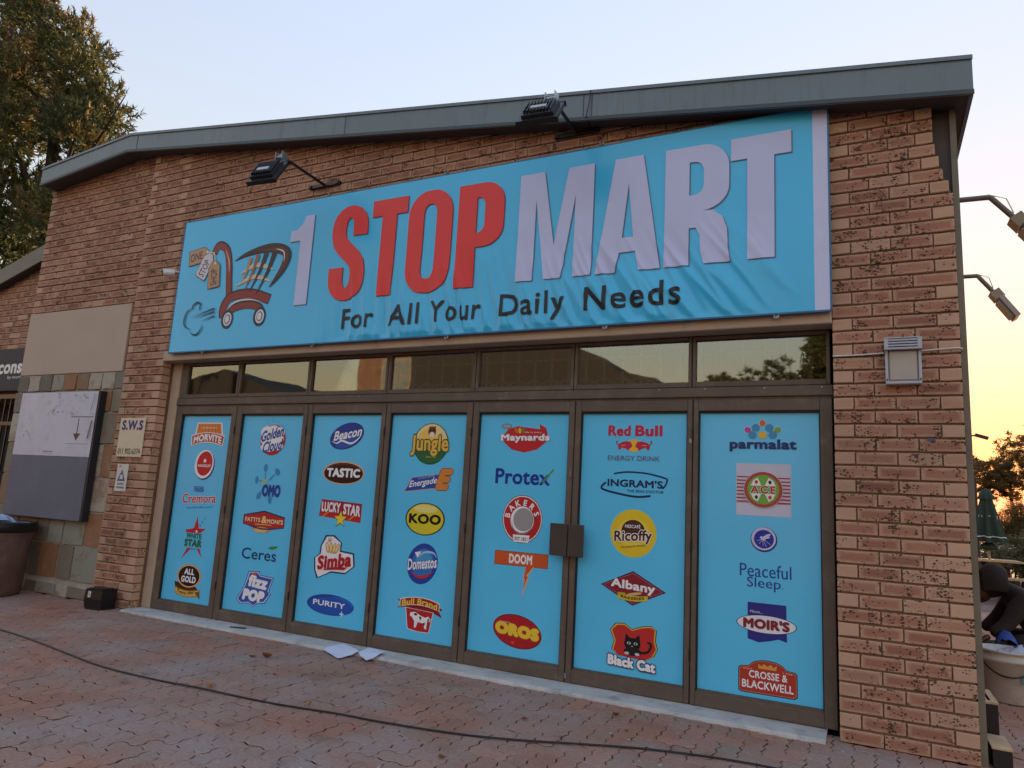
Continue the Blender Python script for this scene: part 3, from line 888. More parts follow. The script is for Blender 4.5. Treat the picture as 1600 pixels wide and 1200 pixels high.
    def mesh(s, name, parent, cx, cz, y0, step=0.0003, warp=None, cut=None):
        vs, fs, mi, cols = [], [], [], []
        for k_, (v, f, col) in enumerate(s.layers):
            if col not in cols: cols.append(col)
            n = len(vs)
            vs += [(cx + p[0] * s.a, y0 - k_ * step - (p[2] * 0.00003 if len(p) > 2 else 0), cz + p[1] * s.b) for p in v]
            fs += [tuple(i + n for i in q) for q in f]
            mi += [cols.index(col)] * len(f)
        me = bpy.data.meshes.new(name)
        me.from_pydata(vs, [], fs)
        for c in cols: me.materials.append(ink(c))
        me.polygons.foreach_set('material_index', mi)
        if cut or warp:
            bm = bmesh.new(); bm.from_mesh(me)
            bmesh.ops.triangulate(bm, faces=bm.faces[:], ngon_method='EAR_CLIP')
            if cut:
                xs = [v.co.x for v in bm.verts]; zs_ = [v.co.z for v in bm.verts]
                for ax, lo, hi, st in (((1, 0, 0), min(xs), max(xs), cut[0]), ((0, 0, 1), min(zs_), max(zs_), cut[1])):
                    q = math.ceil(lo / st) * st
                    while q < hi:
                        pc = (q, 0, 0) if ax[0] else (0, 0, q)
                        bmesh.ops.bisect_plane(bm, geom=bm.verts[:] + bm.edges[:] + bm.faces[:], plane_co=pc, plane_no=ax, dist=1e-5)
                        q += st
                bmesh.ops.triangulate(bm, faces=bm.faces[:])
            if warp:
                for v in bm.verts: v.co.y += warp(v.co.x, v.co.z)
            bm.to_mesh(me); bm.free()
            me.polygons.foreach_set('use_smooth', [True] * len(me.polygons))
        me.update()
        return link(name, me, parent)

W_, NV, RD, YL, BK, GN = '#eef0f4', '#17307e', '#c01f2b', '#f2c81e', '#15151a', '#1d6b3f'
def logo_art(n, a, b):
    A = Art(a, b)
    if n == 'morvite':
        A.poly([(-.72, 1), (.74, 1), (.86, .02), (-.80, .02)], W_).poly([(-.66, .92), (.68, .92), (.79, .05), (-.73, .05)], '#e2863a')
        for i in range(7): A.stroke([(-.6 + .2 * i, .1), (-.95 * .62 + .19 * 1.02 * i, .85)], .035, '#c8641f')
        A.txt('CREATED FOR GOOD', .02, .56, .9, .14, W_, .01)
        A.arch(-1, 1, -1.0, -.12, .30, W_, flare=.06).arch(-.95, .95, -.92, -.18, .30, '#b24a1c', flare=.06)
        A.txt('MORVITE', 0, -.53, 1.66, .60, W_, .05, arc=.28)
    elif n == 'kingsley':
        A.ell(.03, -.05, .97, .95, NV, rot=-14).ell(-.04, .02, .93, .93, W_, rot=-14).ell(0, .06, .76, .80, RD, rot=-14)
        A.star(0, .24, .17, W_, .6, 8).txt('KINGSLEY', 0, -.08, 1.28, .17, W_, .03)
    elif n == 'cremora':
        A.txt('Nestlé', -.08, .72, .58, .50, '#1f4fa6', .03).rect(-.37, .88, .16, .94, '#1f4fa6')
        A.txt('Cremora', 0, -.05, 1.95, .80, '#c3202e', .02, slope=.10, edge=W_, ew=.035)
        A.txt('Top of the coffee creamers', .1, -.82, 1.5, .22, '#1f4fa6', 0, shear=.3, slope=.12)
    elif n == 'whitestar':
        A.poly([(0.10, 1), (.36, .44), (1.0, .46), (.52, .22), (-.78, .22), (-.86, .34), (-.1, .44)], RD).ell(.18, .30, .08, .06, W_)
        for q, (x, y) in enumerate(((.45, .58), (.6, .74), (.74, .88), (.86, .99))): A.ell(x, y, .06 - .008 * q, .045 - .006 * q, '#2b4fa0')
        A.txt('WHITE', 0, .08, 1.4, .24, GN, .04).txt('STAR', 0, -.24, 1.6, .34, GN, .06)
        A.poly([(-.45, -.46), (-.12, -.46), (-.95, -1)], RD).poly([(.38, -.46), (.66, -.46), (.92, -.84)], RD)
        A.txt('MAIZE MEAL', .1, -.50, .5, .06, GN, 0)
    elif n == 'allgold':
        A.poly([(-.98, -.1), (-.86, -.55), (.9, -.6), (.6, -.3)], '#3a2a1c')
        A.ell(0.02, .30, .86, .70, '#e08a4a').ell(.02, .30, .80, .65, '#f0c68a').ell(.02, .30, .76, .61, '#120e10')
        A.txt('ALL', .02, .56, .72, .36, W_, .05).txt('GOLD', .02, .10, 1.06, .38, W_, .05)
        A.arch(-.86, .9, -.80, -.40, -.16, '#b8862c').arch(-.82, .86, -.74, -.46, -.16, '#d9b45a').poly([(.55, -.62), (.98, -.98), (.9, -.5)], '#7a5a20')
        A.txt('Taste the', -.1, -.60, 1.2, .20, '#3a2a1c', .02, shear=.25, arc=-.12)
    elif n == 'goldencloud':
        A.ring_txt('SELF RAISING', -.05, -.05, .98, 140, 40, .07, '#2b5f9c', 0)
        A.ell(.06, -.06, .90, .90, '#b8202c', rot=10)
        for (x, y, rx, ry) in ((-.45, .40, .40, .36), (.05, .52, .42, .28), (.50, .40, .36, .30), (.25, .0, .6, .3), (-.3, -.1, .5, .3), (-.2, -.5, .55, .28), (.35, -.42, .5, .26)): A.ell(x, y, rx, ry, W_, n=20)
        A.txt('Golden', 0.02, .30, 1.56, .66, '#2451a4', .035, shear=.25, slope=.20).txt('Cloud', .12, -.40, 1.40, .66, '#2451a4', .035, shear=.25, slope=.14)
    elif n == 'omo':
        c = '#2f8fc4'
        for (x0, y0, x1, y1, wd) in ((-.18, .05, -.25, .92, .24), (.1, .1, .8, .66, .26), (-.3, .02, -.95, .10, .16), (-.2, -.15, -.62, -.88, .22), (.25, -.5, .32, -.98, .2)):
            dx, dy = x1 - x0, y1 - y0
            A.curve([(x0, y0), (x0 + dx * .5, y0 + dy * .5)], wd * .35, c).ell(x0 + dx * .75, y0 + dy * .75, wd * .62, .2, c, rot=math.degrees(math.atan2(dy, dx)) - 90 if abs(dy) > abs(dx) else math.degrees(math.atan2(dy, dx)))
        A.ell(-.22, .0, .2, .16, '#8fc0a8').txt('OMO', .34, -.42, 1.28, .62, '#1b3a96', .06)
    elif n == 'fattis':
        A.poly([(-1, .55), (0, 1), (1, .55), (1, -.42), (.1, -.72), (-1, -.30)], '#1c2f6c').poly([(-.96, .46), (0, .86), (.97, .46), (.96, -.36), (.1, -.62), (-.96, -.26)], '#b92a26')
        A.txt("FATTI'S", -.53, .15, .74, .40, '#f0dcae', .03, shear=.05).txt('&', .03, .20, .26, .64, '#f0d08a', .04).txt("MONI'S", .55, .10, .76, .40, '#f0dcae', .03)
        A.rect(-.4, -.27, .4, -.20, '#e8c27a').ell(-.05, -.70, .42, .26, '#c79a5a').ell(-.1, -.76, .3, .18, '#e0bd80').curve([(-.7, -.42), (0, -.62), (.8, -.46)], .05, '#1c2f6c', 'both')
    elif n == 'ceres':
        A.txt('Ceres', -.02, -.15, 1.92, 1.30, '#17306e', .012).ell(.93, -.78, .03, .05, '#17306e')
        A.poly([(.42, .62), (.6, .92), (.98, 1.0), (.9, .72), (.66, .54)], '#3f8f2f')
    elif n == 'fizzpop':
        for col, g in (('#1f4f9e', .10), ('#c9d6f2', .055), ('#2a5cb4', .0)):
            A.poly([(-.40 - g, .92 + g), (.05 + g, .98 + g), (.25, .78 + g), (.98 + g, .70 + g), (.78 + g, .0), (.9 + g, -.2), (.6 + g, -.68 - g), (.25, -.75 - g), (.0, -.98 - g), (-.3, -.8 - g), (-.75 - g, -.9 - g), (-.98 - g, -.72), (-.62 - g, .05)], col)
        A.txt('fizz', .16, .44, 1.18, .76, W_, .07, shear=.18, slope=-.06).txt('POP', -.05, -.40, 1.36, .70, W_, .09, shear=.18, slope=-.03)
        A.ell(-.1, .88, .13, .09, '#c05a3a')
    elif n == 'beacon':
        A.ell(0, 0, 1.0, .88, '#1c3c96', rot=16).ell(-.05, -.34, .62, .5, '#2c58b0', rot=16)
        A.txt('Beacon', .05, .16, 1.62, .66, W_, .03, shear=.22, slope=.20).curve([(-.9, -.35), (-.55, -.50), (-.25, -.32), (.3, -.5), (.72, -.12), (.84, .2)], .09, W_, 'both')
    elif n == 'tastic':
        A.ell(0, 0, 1, 1, '#d8a868').ell(0, 0, .96, .93, '#f0dcc0').ell(0, 0, .94, .90, '#5a2214').ell(0, -.12, .92, .78, '#2a0f0c')
        A.txt('TASTIC', 0, .02, 1.60, .74, W_, .06, grow=.1)
    elif n == 'luckystar':
        A.poly([(-.92, 1), (1, .82), (1, -.62), (-1, -.30)], '#a01d34').poly([(-.96, .05), (1, -.1), (1, -.62), (-1, -.30)], '#c0252c')
        A.stroke([(-.8, -.3), (-.5, .1)], .04, '#e0a23a').stroke([(.45, -.45), (.7, -.1)], .04, '#e0a23a')
        A.txt('LUCKY', -.44, .42, .90, .78, W_, .05, slope=-.02).txt('STAR', .55, .30, .80, .82, W_, .05, slope=-.06)
        A.star(.06, -.46, .34, '#2f6a4a', .42).star(.06, -.43, .30, '#f0d83a', .42)
    elif n == 'simba':
        for col, g in (('#16305e', .07), (W_, .0)):
            A.poly([(-.48 - g, .95 + g), (-.15 + g, .98 + g), (.25 + g, .72), (.24 + g, .30 + g), (.9 + g, .24 + g), (.98 + g, -.30), (.6, -.62 - g), (-.1, -.62 - g), (-.75 - g, -.96 - g), (-.92 - g, -.62), (-.98 - g, -.08), (-.72 - g, .12), (-.7 - g, .5)], col)
        for x, q in ((-.40, 20), (-.22, 5), (-.05, -8), (.10, -24)): A.ell(x, .44, .09, .26, '#c89a4a', rot=q).ell(x, .46, .05, .2, '#ecd9a4', rot=q)
        A.rect(-.40, .68, -.22, .92, '#cfc6b0').rect(-.38, .78, -.24, .80, '#333333').txt('Simba', .02, -.14, 1.70, .66, '#b81f2b', .05, slope=.16).poly([(-.55, -.62), (-.1, -.42), (.7, -.36), (.55, -.50), (0, -.54)], '#b81f2b')
    elif n == 'purity':
        A.ell(0, 0, 1, 1, '#1d49a8').ell(.30, .12, .66, .74, '#2c6cc4').ell(.02, -.1, .9, .84, '#2258b6')
        A.txt('PURITY', -.05, .08, 1.36, .52, W_, .025, slope=-.04).star(.52, -.72, .12, '#bfe4ff', .35, 4)
    elif n == 'jungle':
        A.ell(.05, -.02, .90, .98, '#1f5a34').ell(.05, .0, .84, .92, '#f0d898').ell(-.15, .1, .5, .55, '#f2c860')
        A.ell(.05, .0, .84, .92, '#2a6a3c', a0=198, a1=342).ell(.1, -.62, .6, .26, '#2a6a3c')
        A.ell(.08, .56, .2, .24, '#6a3a1c').ell(.08, .42, .13, .12, '#e8e0d0').ell(0, .62, .05, .05, '#2a1810').ell(.16, .62, .05, .05, '#2a1810').poly([(-.1, .7), (-.04, .84), (.02, .74)], '#6a3a1c').poly([(.14, .74), (.22, .84), (.27, .7)], '#6a3a1c')
        A.txt('Jungle', 0, -.10, 1.92, .98, '#e8b84a', .03, edge='#1f5a34', ew=.06).txt('SINCE 1920', .1, -.64, .5, .08, '#d8c88a', 0)
    elif n == 'energade':
        A.poly([(-1, -.98), (-.68, .22), (.66, .62), (.40, -.58)], '#c9a08a').poly([(-.96, -.90), (-.66, .18), (.62, .56), (.38, -.52)], '#2350a8')
        A.txt('E', .72, .16, .70, 1.66, '#d98a3a', .08, shear=.3, edge='#7a4a50', ew=.03).txt('Energade', -.18, -.20, 1.20, .66, W_, .02, shear=.3, slope=.22).txt('SPORTS DRINK', -.05, .26, .7, .10, '#c8d8f0', 0, shear=.3, slope=.14)
    elif n == 'koo':
        A.ell(0, 0, 1, 1, '#16361f').ell(0, 0, .93, .94, '#e6c83a').ell(0, -.02, .88, .86, '#d9cf30').ell(0, .62, .6, .24, '#e8e08a')
        A.txt('KOO', 0, 0, 1.62, .62, BK, .05)
    elif n == 'domestos':
        A.ell(0, 0, .90, 1.12, '#2a46a4', rot=-24, n=40).ell(.03, .02, .66, .82, '#2f78c4', rot=-24).ell(.1, .2, .5, .5, '#4a9ad4', rot=-24)
        A.curve([(-.3, .30), (.1, .62), (.62, .62), (.85, .35)], .10, '#a8d4ee', 'both').poly([(-.5, .58), (-.1, .66), (-.32, .30)], W_)
        A.txt('Domestos', 0, .02, 1.74, .62, W_, .03, slope=.14, edge='#2a46a4', ew=.03).curve([(-.66, -.46), (-.2, -.72), (.3, -.62), (.66, -.38)], .15, '#c8323c', 'both')
    elif n == 'bullbrand':
        A.poly([(-1, .72), (-.8, .5), (-.95, .2), (-.6, .32), (.6, .16), (1, -.06), (.84, .28), (1, .42), (.7, .6)], '#8a1c20')
        A.poly([(-.60, .30), (.62, .20), (.48, -.98), (0, -1.0), (-.46, -.90)], W_).poly([(-.57, .28), (.59, .18), (.46, -.95), (0, -.97), (-.44, -.87)], '#b8262c')
        A.arch(-.86, .86, .28, .74, .22, W_).arch(-.83, .83, .31, .70, .22, '#a8202a').txt('Bull Brand', 0, .50, 1.52, .36, '#e8cf4a', .03, arc=.21)
        A.poly([(-.36, .05), (-.14, .10), (.1, -.08), (.3, -.15), (.42, -.05), (.38, -.35), (.36, -.78), (.28, -.78), (.24, -.48), (-.02, -.45), (-.08, -.76), (-.16, -.78), (-.17, -.42), (-.28, -.20), (-.38, -.12)], W_)
        A.ell(-.13, -.02, .07, .07, BK).poly([(.02, -.12), (.14, -.14), (.08, -.34)], BK).poly([(.2, -.48), (.3, -.40), (.28, -.6)], BK).curve([(.38, -.1), (.5, -.2), (.46, -.34)], .04, W_)
    elif n == 'maynards':
        A.poly([(-.70, .62), (-.3, .82), (.3, .68), (.58, .62), (.55, .98), (.82, .70), (.88, .30), (.86, -.2), (.5, -.74), (0, -.96), (-.5, -.78), (-.84, -.3), (-.86, .2)], '#c1272d')
        A.ell(-.76, .82, .22, .18, '#6a7f8c').ell(-.76, .82, .18, .13, '#93a6ae')
        for x, r, c in ((-.36, 30, '#c8742c'), (-.22, 5, '#e8b84a'), (-.08, -25, '#6a8a3a')): A.ell(x, .52, .06, .2, c, rot=r)
        A.txt('life is juicy', .32, .40, .66, .14, '#f0d8d0', .01).txt('Maynards', .0, .0, 1.96, .60, W_, .05, slope=.02, edge='#7a1418', ew=.03)
    elif n == 'protex':
        A.txt('Protex', -.05, -.06, 1.84, 1.66, '#1a3596', .03).stroke([(.62, -.6), (.98, .82)], .05, '#5f9a3a')
    elif n == 'bakers':
        A.ell(0, 0, 1, 1, '#7c2020').ell(0, 0, .97, .97, W_).ell(0, 0, .93, .93, '#b8282c').ell(0, -.05, .58, .58, W_).ell(.06, -.02, .50, .48, '#9b9a9c')
        A.ring_txt('BAKERS', 0, -.02, .62, 168, 22, .27, W_, .04).poly([(-.42, -.66), (.42, -.66), (.36, -.96), (-.36, -.96)], W_).txt('EST 1851', 0, -.82, .62, .14, '#333333', .02)
        A.curve([(-.52, -.05), (-.40, -.44), (0, -.60), (.40, -.44), (.52, -.05)], .05, '#6a6a6e', 'both')
    elif n == 'doom':
        A.rect(-1, .38, .98, 1.0, '#7a3018').rect(-.985, .40, .965, .98, '#cf5a2c').poly([(.18, .40), (.50, .40), (.24, -.05), (.32, -.05), (.10, -.98), (.16, -.2), (.10, -.2)], '#e8b08a').poly([(.20, .42), (.46, .42), (.20, -.02), (.28, -.02), (.13, -.6), (.18, -.15), (.13, -.15)], '#cf5a2c')
        A.txt('DOOM', -.02, .69, .86, .42, W_, .05)
    elif n == 'oros':
        A.ell(0, -.25, 1, .74, '#7a1618', rot=-8).ell(0, -.25, .96, .70, '#b0202a', rot=-8)
        A.txt('OROS', 0, -.22, 1.78, .56, '#eccb3c', .10, slope=-.08, edge='#c07a28', ew=.03).txt('SQUASH', -.52, .10, .42, .08, '#e8c8a0', .01).poly([(-.25, -.74), (-.05, -.68), (-.12, -.86)], '#d8503a')
    elif n == 'redbull':
        A.txt('Red', -.52, .68, .80, .60, '#c0244c', .05).txt('Bull', .50, .68, .94, .60, '#c0244c', .05)
        A.ell(0, -.12, .24, .34, '#f0bf3a')
        for s_ in (-1, 1):
            A.poly([(s_ * .05, -.12), (s_ * .12, .08), (s_ * .30, .12), (s_ * .48, .02), (s_ * .56, -.12), (s_ * .54, -.34), (s_ * .46, -.34), (s_ * .42, -.22), (s_ * .26, -.30), (s_ * .18, -.40), (s_ * .14, -.26), (s_ * .08, -.22)], '#c0244c')
            A.curve([(s_ * .54, -.1), (s_ * .62, .06), (s_ * .56, .12)], .03, '#9a2038').stroke([(s_ * .3, -.1), (s_ * .44, -.12)], .02, '#f0bf3a')
        A.txt('ENERGY DRINK', 0, -.80, 1.80, .26, '#6a4a68', .0)
    elif n == 'ingrams':
        A.curve([(-.62, .82), (-.2, .98), (.4, .9), (.96, .55)], .05, '#14275a').curve([(.98, .55), (.94, .1), (.84, -.25)], .05, '#14275a').curve([(-.86, .1), (-.98, -.42), (-.4, -.80), (.1, -.96), (.5, -.85)], .06, '#14275a')
        A.txt("INGRAM'S", .02, .08, 1.66, .62, '#14275a', .035, slope=-.02).txt('THE SKIN DOCTOR', .34, -.52, 1.08, .22, '#14275a', .01)
    elif n == 'ricoffy':
        A.ell(0, 0, 1, 1, '#c8cf6a').ell(0, 0, .97, .97, '#e3c62a').ell(0, 0, .7, .6, '#e8d048')
        A.ell(0, .10, .50, .46, '#4a2a20', a0=0, a1=180).rect(-.5, -.05, .5, .11, '#4a2a20').txt('NESCAFÉ', -.02, .30, .66, .17, W_, .02)
        A.txt('Ricoffy', 0, -.16, 1.62, .58, '#4a1f18', .03, slope=.06, edge=W_, ew=.05).txt('Your favourite moments', .02, -.52, 1.05, .10, '#4a2a20', 0, shear=.3, slope=.08)
    elif n == 'albany':
        A.poly([(-1, .06), (0, 1), (1, -.06), (0, -1)], '#2a1c3c').poly([(-.95, .06), (0, .94), (.95, -.06), (0, -.94)], '#8a2234').poly([(-.9, .06), (0, .88), (.9, -.06), (0, -.88)], '#c89aa0').poly([(-.885, .06), (0, .865), (.885, -.06), (0, -.865)], '#8a2234')
        A.txt('Albany', 0, .08, 1.36, .66, W_, .04, slope=-.10).ell(.05, -.32, .24, .08, '#d8b878', rot=12)
        A.arch(-.46, .46, -.66, -.36, -.08, '#d6c23c').rect(-.46, -.3, -.22, -.48, '#c0ac30').txt('BAKERIES', 0, -.50, .72, .16, '#3a2a10', .03, arc=-.08)
    elif n == 'blackcat':
        for col, g in (('#1a1c22', .05), ('#d8b83c', .02), ('#c23230', -.03)):
            A.poly([(-.62 - g, .92 + g), (-.30, .96 + g), (0, .74 + g), (.35, .90 + g), (.70, .98 + g), (.90 + g, .86), (.86 + g, .4), (.95 + g, .05), (.80 + g, -.30), (.5, -.5), (-.5, -.42), (-.75 - g, -.2), (-.66 - g, .2), (-.82 - g, .65)], col)
        # a plain cat's head on the emblem
        A.ell(.02, .14, .32, .27, '#16171a').poly([(-.28, .22), (-.24, .58), (-.06, .38)], '#16171a').poly([(.10, .38), (.28, .58), (.33, .22)], '#16171a').ell(.04, -.18, .34, .18, '#1e1f24')
        for s_ in (-1, 1): A.ell(.02 + s_ * .13, .17, .075, .06, '#c8ccd0').ell(.02 + s_ * .13, .17, .03, .05, '#16171a')
        for s_ in (-1, 1): A.ell(.02 + s_ * .2, -.27, .09, .06, '#c8ccd0')
        A.curve([(.3, -.2), (.62, -.1), (.74, .2), (.6, .32)], .08, '#16171a').poly([(-.02, .06), (.06, .06), (.02, .01)], '#c8ccd0')
        A.txt('Black Cat', 0, -.68, 1.84, .46, W_, .07, slope=-.05, edge='#1b2850', ew=.09).txt('Peanut Butter', .55, -.95, .5, .08, '#1b2850', .01)
    elif n == 'parmalat':
        for (x, y, rot, c) in ((-.44, .36, 62, '#b84a9a'), (0, .78, 0, '#d0673a'), (.44, .36, -62, '#76ad42')):
            A.ell(x, y, .115, .24, '#a6c8e0', rot=rot).ell(x, y, .09, .20, c, rot=rot)
        for (x, y, rot) in ((-.2, .5, 35), (.2, .5, -35), (-.3, .06, 80), (.3, .06, -80)): A.ell(x, y, .12, .24, '#3f92c4', rot=rot)
        A.ell(0, .06, .13, .22, '#e0b84c').txt('parmalat', 0, -.58, 1.98, .78, '#17306e', .045)
    elif n == 'ace':
        A.rect(-1, -1, 1, 1, '#c4c8dc')
        for i in range(8):
            y = .50 - i * .135
            A.rect(-.98, y - .05, -.45, y, '#a82a3a').rect(.45, y - .07, .98, y - .02, '#a82a3a')
        A.ell(0, 0, .72, .70, '#c4c8dc').ell(0, 0, .70, .68, '#7c2c28').ell(0, 0, .68, .66, '#b24238').ell(0, 0, .58, .56, '#6fae46')
        for sx, sy, c in ((-1, 1, '#c03030'), (1, 1, '#1c2340'), (-1, -1, '#1c2340'), (1, -1, '#c03030')):
            A.poly([(sx * .06, sy * .15), (sx * .46, sy * .15), (sx * .36, sy * .36), (sx * .2, sy * .46)], '#e8ece8').ell(sx * .25, sy * .29, .06, .07, c).poly([(sx * .19, sy * .28), (sx * .31, sy * .28), (sx * .25, sy * .19 if sy > 0 else sy * .38)], c)
        A.rect(-.52, -.13, .52, .13, '#6fae46').txt('ACE', 0, 0, .92, .30, '#b02f34', .04, edge=W_, ew=.04, spacing=1.25)
    elif n == 'mosquito':
        A.ell(0, -.03, 1, 1, '#1b2c7c').ell(-.02, .03, .92, .92, '#c4c4e4').ell(0, 0, .74, .74, '#2230a0')
        A.ell(-.08, .05, .12, .24, '#c4cce8', rot=60).ell(.22, .26, .1, .34, '#c4cce8', rot=-62).ell(.18, .12, .08, .3, '#c4cce8', rot=-80)
        for (x, y) in ((-.5, -.15), (-.35, -.4), (-.05, -.55), (.2, -.6), (.5, -.4)): A.stroke([(-.08, 0), (x, y)], .03, '#c4cce8')
    elif n == 'peaceful':
        A.txt('Peaceful', 0, .50, 1.98, 1.0, '#1f3c98', .006).txt('Sleep', -.06, -.52, 1.30, 1.0, '#1f3c98', .006).ell(.66, -.72, .02, .04, '#1f3c98')
    elif n == 'moirs':
        A.poly([(-.62, 1), (.66, 1), (.68, -.82), (.4, -.72), (.1, -.86), (-.25, -.98), (-.62, -.84)], '#2b2f86')
        A.ell(0, -.05, 1, .46, '#1f2a66').ell(0, -.05, .97, .43, '#e4e8f2').txt("MOIR'S", 0, -.05, 1.52, .50, '#8a2230', .05, edge='#2a1c30', ew=.02).txt('Mmm...', -.32, .54, .42, .14, '#d4d8f0', .01)
    elif n == 'crosse':
        for col, g in (('#16243c', .0), ('#d4906a', .035), ('#b23a2e', .055)):
            pts = [(-1 + g, -.9 + g), (-.9 + g, -1 + g * 1.6), (.9 - g, -1 + g * 1.6), (1 - g, -.88 + g), (1 - g, .38 - g), (.92 - g, .52 - g), (.66, .56 - g * 1.4)]
            pts += [(.60 * math.cos(math.radians(t)) * 1.05, .50 - g * 1.5 + .48 * math.sin(math.radians(t))) for t in range(15, 166, 15)]
            pts += [(-.66, .56 - g * 1.4), (-.92 + g, .52 - g), (-1 + g, .38 - g)]
            A.poly(pts, col)
        A.poly([(-.3, .46), (-.32, .74), (-.2, .60), (-.12, .76), (0, .62), (.12, .76), (.2, .60), (.32, .74), (.3, .46)], '#d6a24a')
        A.txt('SINCE', -.68, .38, .32, .09, '#e0b8a0', .01).txt('1706', .68, .38, .32, .09, '#e0b8a0', .01)
        A.txt('CROSSE &', .02, .10, 1.30, .42, W_, .025).txt('BLACKWELL', .0, -.48, 1.74, .46, W_, .025)
    return A

LG = {'morvite': (-6.055, 1.796, 0.491, 0.242), 'kingsley': (-6.055, 1.488, 0.293, 0.314), 'cremora': (-6.072, 1.152, 0.497, 0.236), 'whitestar': (-6.075, 0.752, 0.314, 0.433), 'allgold': (-6.078, 0.331, 0.398, 0.322),
      'goldencloud': (-5.161, 1.760, 0.364, 0.327), 'omo': (-5.160, 1.344, 0.365, 0.382), 'fattis': (-5.156, 0.967, 0.535, 0.213), 'ceres': (-5.164, 0.676, 0.464, 0.160), 'fizzpop': (-5.169, 0.348, 0.415, 0.305),
      'beacon': (-4.248, 1.796, 0.396, 0.267), 'tastic': (-4.248, 1.460, 0.478, 0.209), 'luckystar': (-4.244, 1.101, 0.481, 0.232), 'simba': (-4.257, 0.709, 0.445, 0.376), 'purity': (-4.257, 0.306, 0.529, 0.176),
      'jungle': (-3.341, 1.742, 0.396, 0.363), 'energade': (-3.338, 1.425, 0.466, 0.215), 'koo': (-3.334, 1.106, 0.395, 0.270), 'domestos': (-3.326, 0.741, 0.326, 0.303), 'bullbrand': (-3.323, 0.338, 0.456, 0.280),
      'maynards': (-2.442, 1.795, 0.444, 0.237), 'protex': (-2.435, 1.494, 0.522, 0.150), 'bakers': (-2.429, 1.161, 0.348, 0.371), 'doom': (-2.420, 0.735, 0.465, 0.347), 'oros': (-2.424, 0.358, 0.418, 0.329),
      'redbull': (-1.545, 1.767, 0.439, 0.276), 'ingrams': (-1.536, 1.465, 0.503, 0.183), 'ricoffy': (-1.533, 1.114, 0.347, 0.344), 'albany': (-1.524, 0.729, 0.481, 0.240), 'blackcat': (-1.520, 0.326, 0.376, 0.313),
      'parmalat': (-0.640, 1.830, 0.440, 0.226), 'ace': (-0.636, 1.466, 0.352, 0.350), 'mosquito': (-0.633, 1.139, 0.170, 0.164), 'peaceful': (-0.625, 0.889, 0.328, 0.170), 'moirs': (-0.620, 0.598, 0.376, 0.253), 'crosse': (-0.613, 0.262, 0.363, 0.217)}
LD = {'morvite': 'orange arched logo', 'kingsley': 'red oval logo in a white ring', 'cremora': 'red script logo under a small blue word', 'whitestar': 'red star logo with green words', 'allgold': 'black oval logo on a gold ribbon',
      'goldencloud': 'red disc logo with blue script on a white cloud', 'omo': 'blue three letter logo with splash', 'fattis': 'red six sided logo', 'ceres': 'dark blue word with a green leaf', 'fizzpop': 'white bubbly letters edged in blue',
      'beacon': 'dark blue tilted oval logo', 'tastic': 'dark brown oval logo', 'luckystar': 'red rectangle logo with a yellow star', 'simba': 'red word on white under a gold crown', 'purity': 'bright blue oval logo',
      'jungle': 'green and yellow round logo with yellow letters', 'energade': 'blue slanted logo with an orange letter', 'koo': 'yellow oval logo with three black letters', 'domestos': 'blue tilted oval logo with a red swoosh', 'bullbrand': 'red bucket logo with a white bull',
      'maynards': 'red blob logo with white letters', 'protex': 'dark blue word with a green slash', 'bakers': 'red ring logo', 'doom': 'orange box logo with a lightning bolt', 'oros': 'red oval logo with yellow letters',
      'redbull': 'crimson words over two red bulls and a yellow disc', 'ingrams': 'dark blue word in an open frame', 'ricoffy': 'yellow disc logo with brown script', 'albany': 'dark red diamond logo', 'blackcat': 'red logo with a black cat',
      'parmalat': 'dark blue word under coloured petals', 'ace': 'white square logo with red stripes and a green disc', 'mosquito': 'blue disc emblem with an insect', 'peaceful': 'two dark blue words in thin letters', 'moirs': 'white oval over a violet square', 'crosse': 'red arched label with a crown'}
PL = ['narrow blue vinyl poster on the leftmost door, red star logo on it', 'blue vinyl poster with a red six sided logo, on the second door from the left',
      'blue vinyl poster on the third door, with a gold crown and brown oval', 'blue vinyl poster on the middle door with a yellow oval logo at its centre',
      'blue vinyl poster with an orange box and lightning bolt, left of the door handles', 'blue vinyl poster with a yellow disc and dark red diamond, right of the door handles', 'blue vinyl poster with a white striped square, on the rightmost door']
M_vinyl = pmat('sky_blue_vinyl', '#5ccbfa', rough=0.27, var=0.05, scale=1.3, spec=0.5, bump=0.10, bscale=7)
names = list(LG)
for i in range(7):
    p, q = BL[i]
    po_ = empty('window_poster', ((p + q) / 2, 0.168, ZB))
    tag(po_, PL[i], 'poster', 'blue vinyl posters on the shop doors')
    cx0 = (p + q) / 2
    sh = MB().box(p + 0.009 - cx0, q - 0.009 - cx0, -0.0006, 0.0018, 0.0, ZT - ZB - 0.001).build('sheet', M_vinyl, po_)
    for n in names[i * 5:i * 5 + (5 if i < 6 else 6)]:
        x, z_, w_, h_ = LG[n]
        o = logo_art(n, w_ / 2, h_ / 2).mesh('logo', po_, x - cx0, z_ - ZB, -0.0012)
        o['label'] = LD[n]

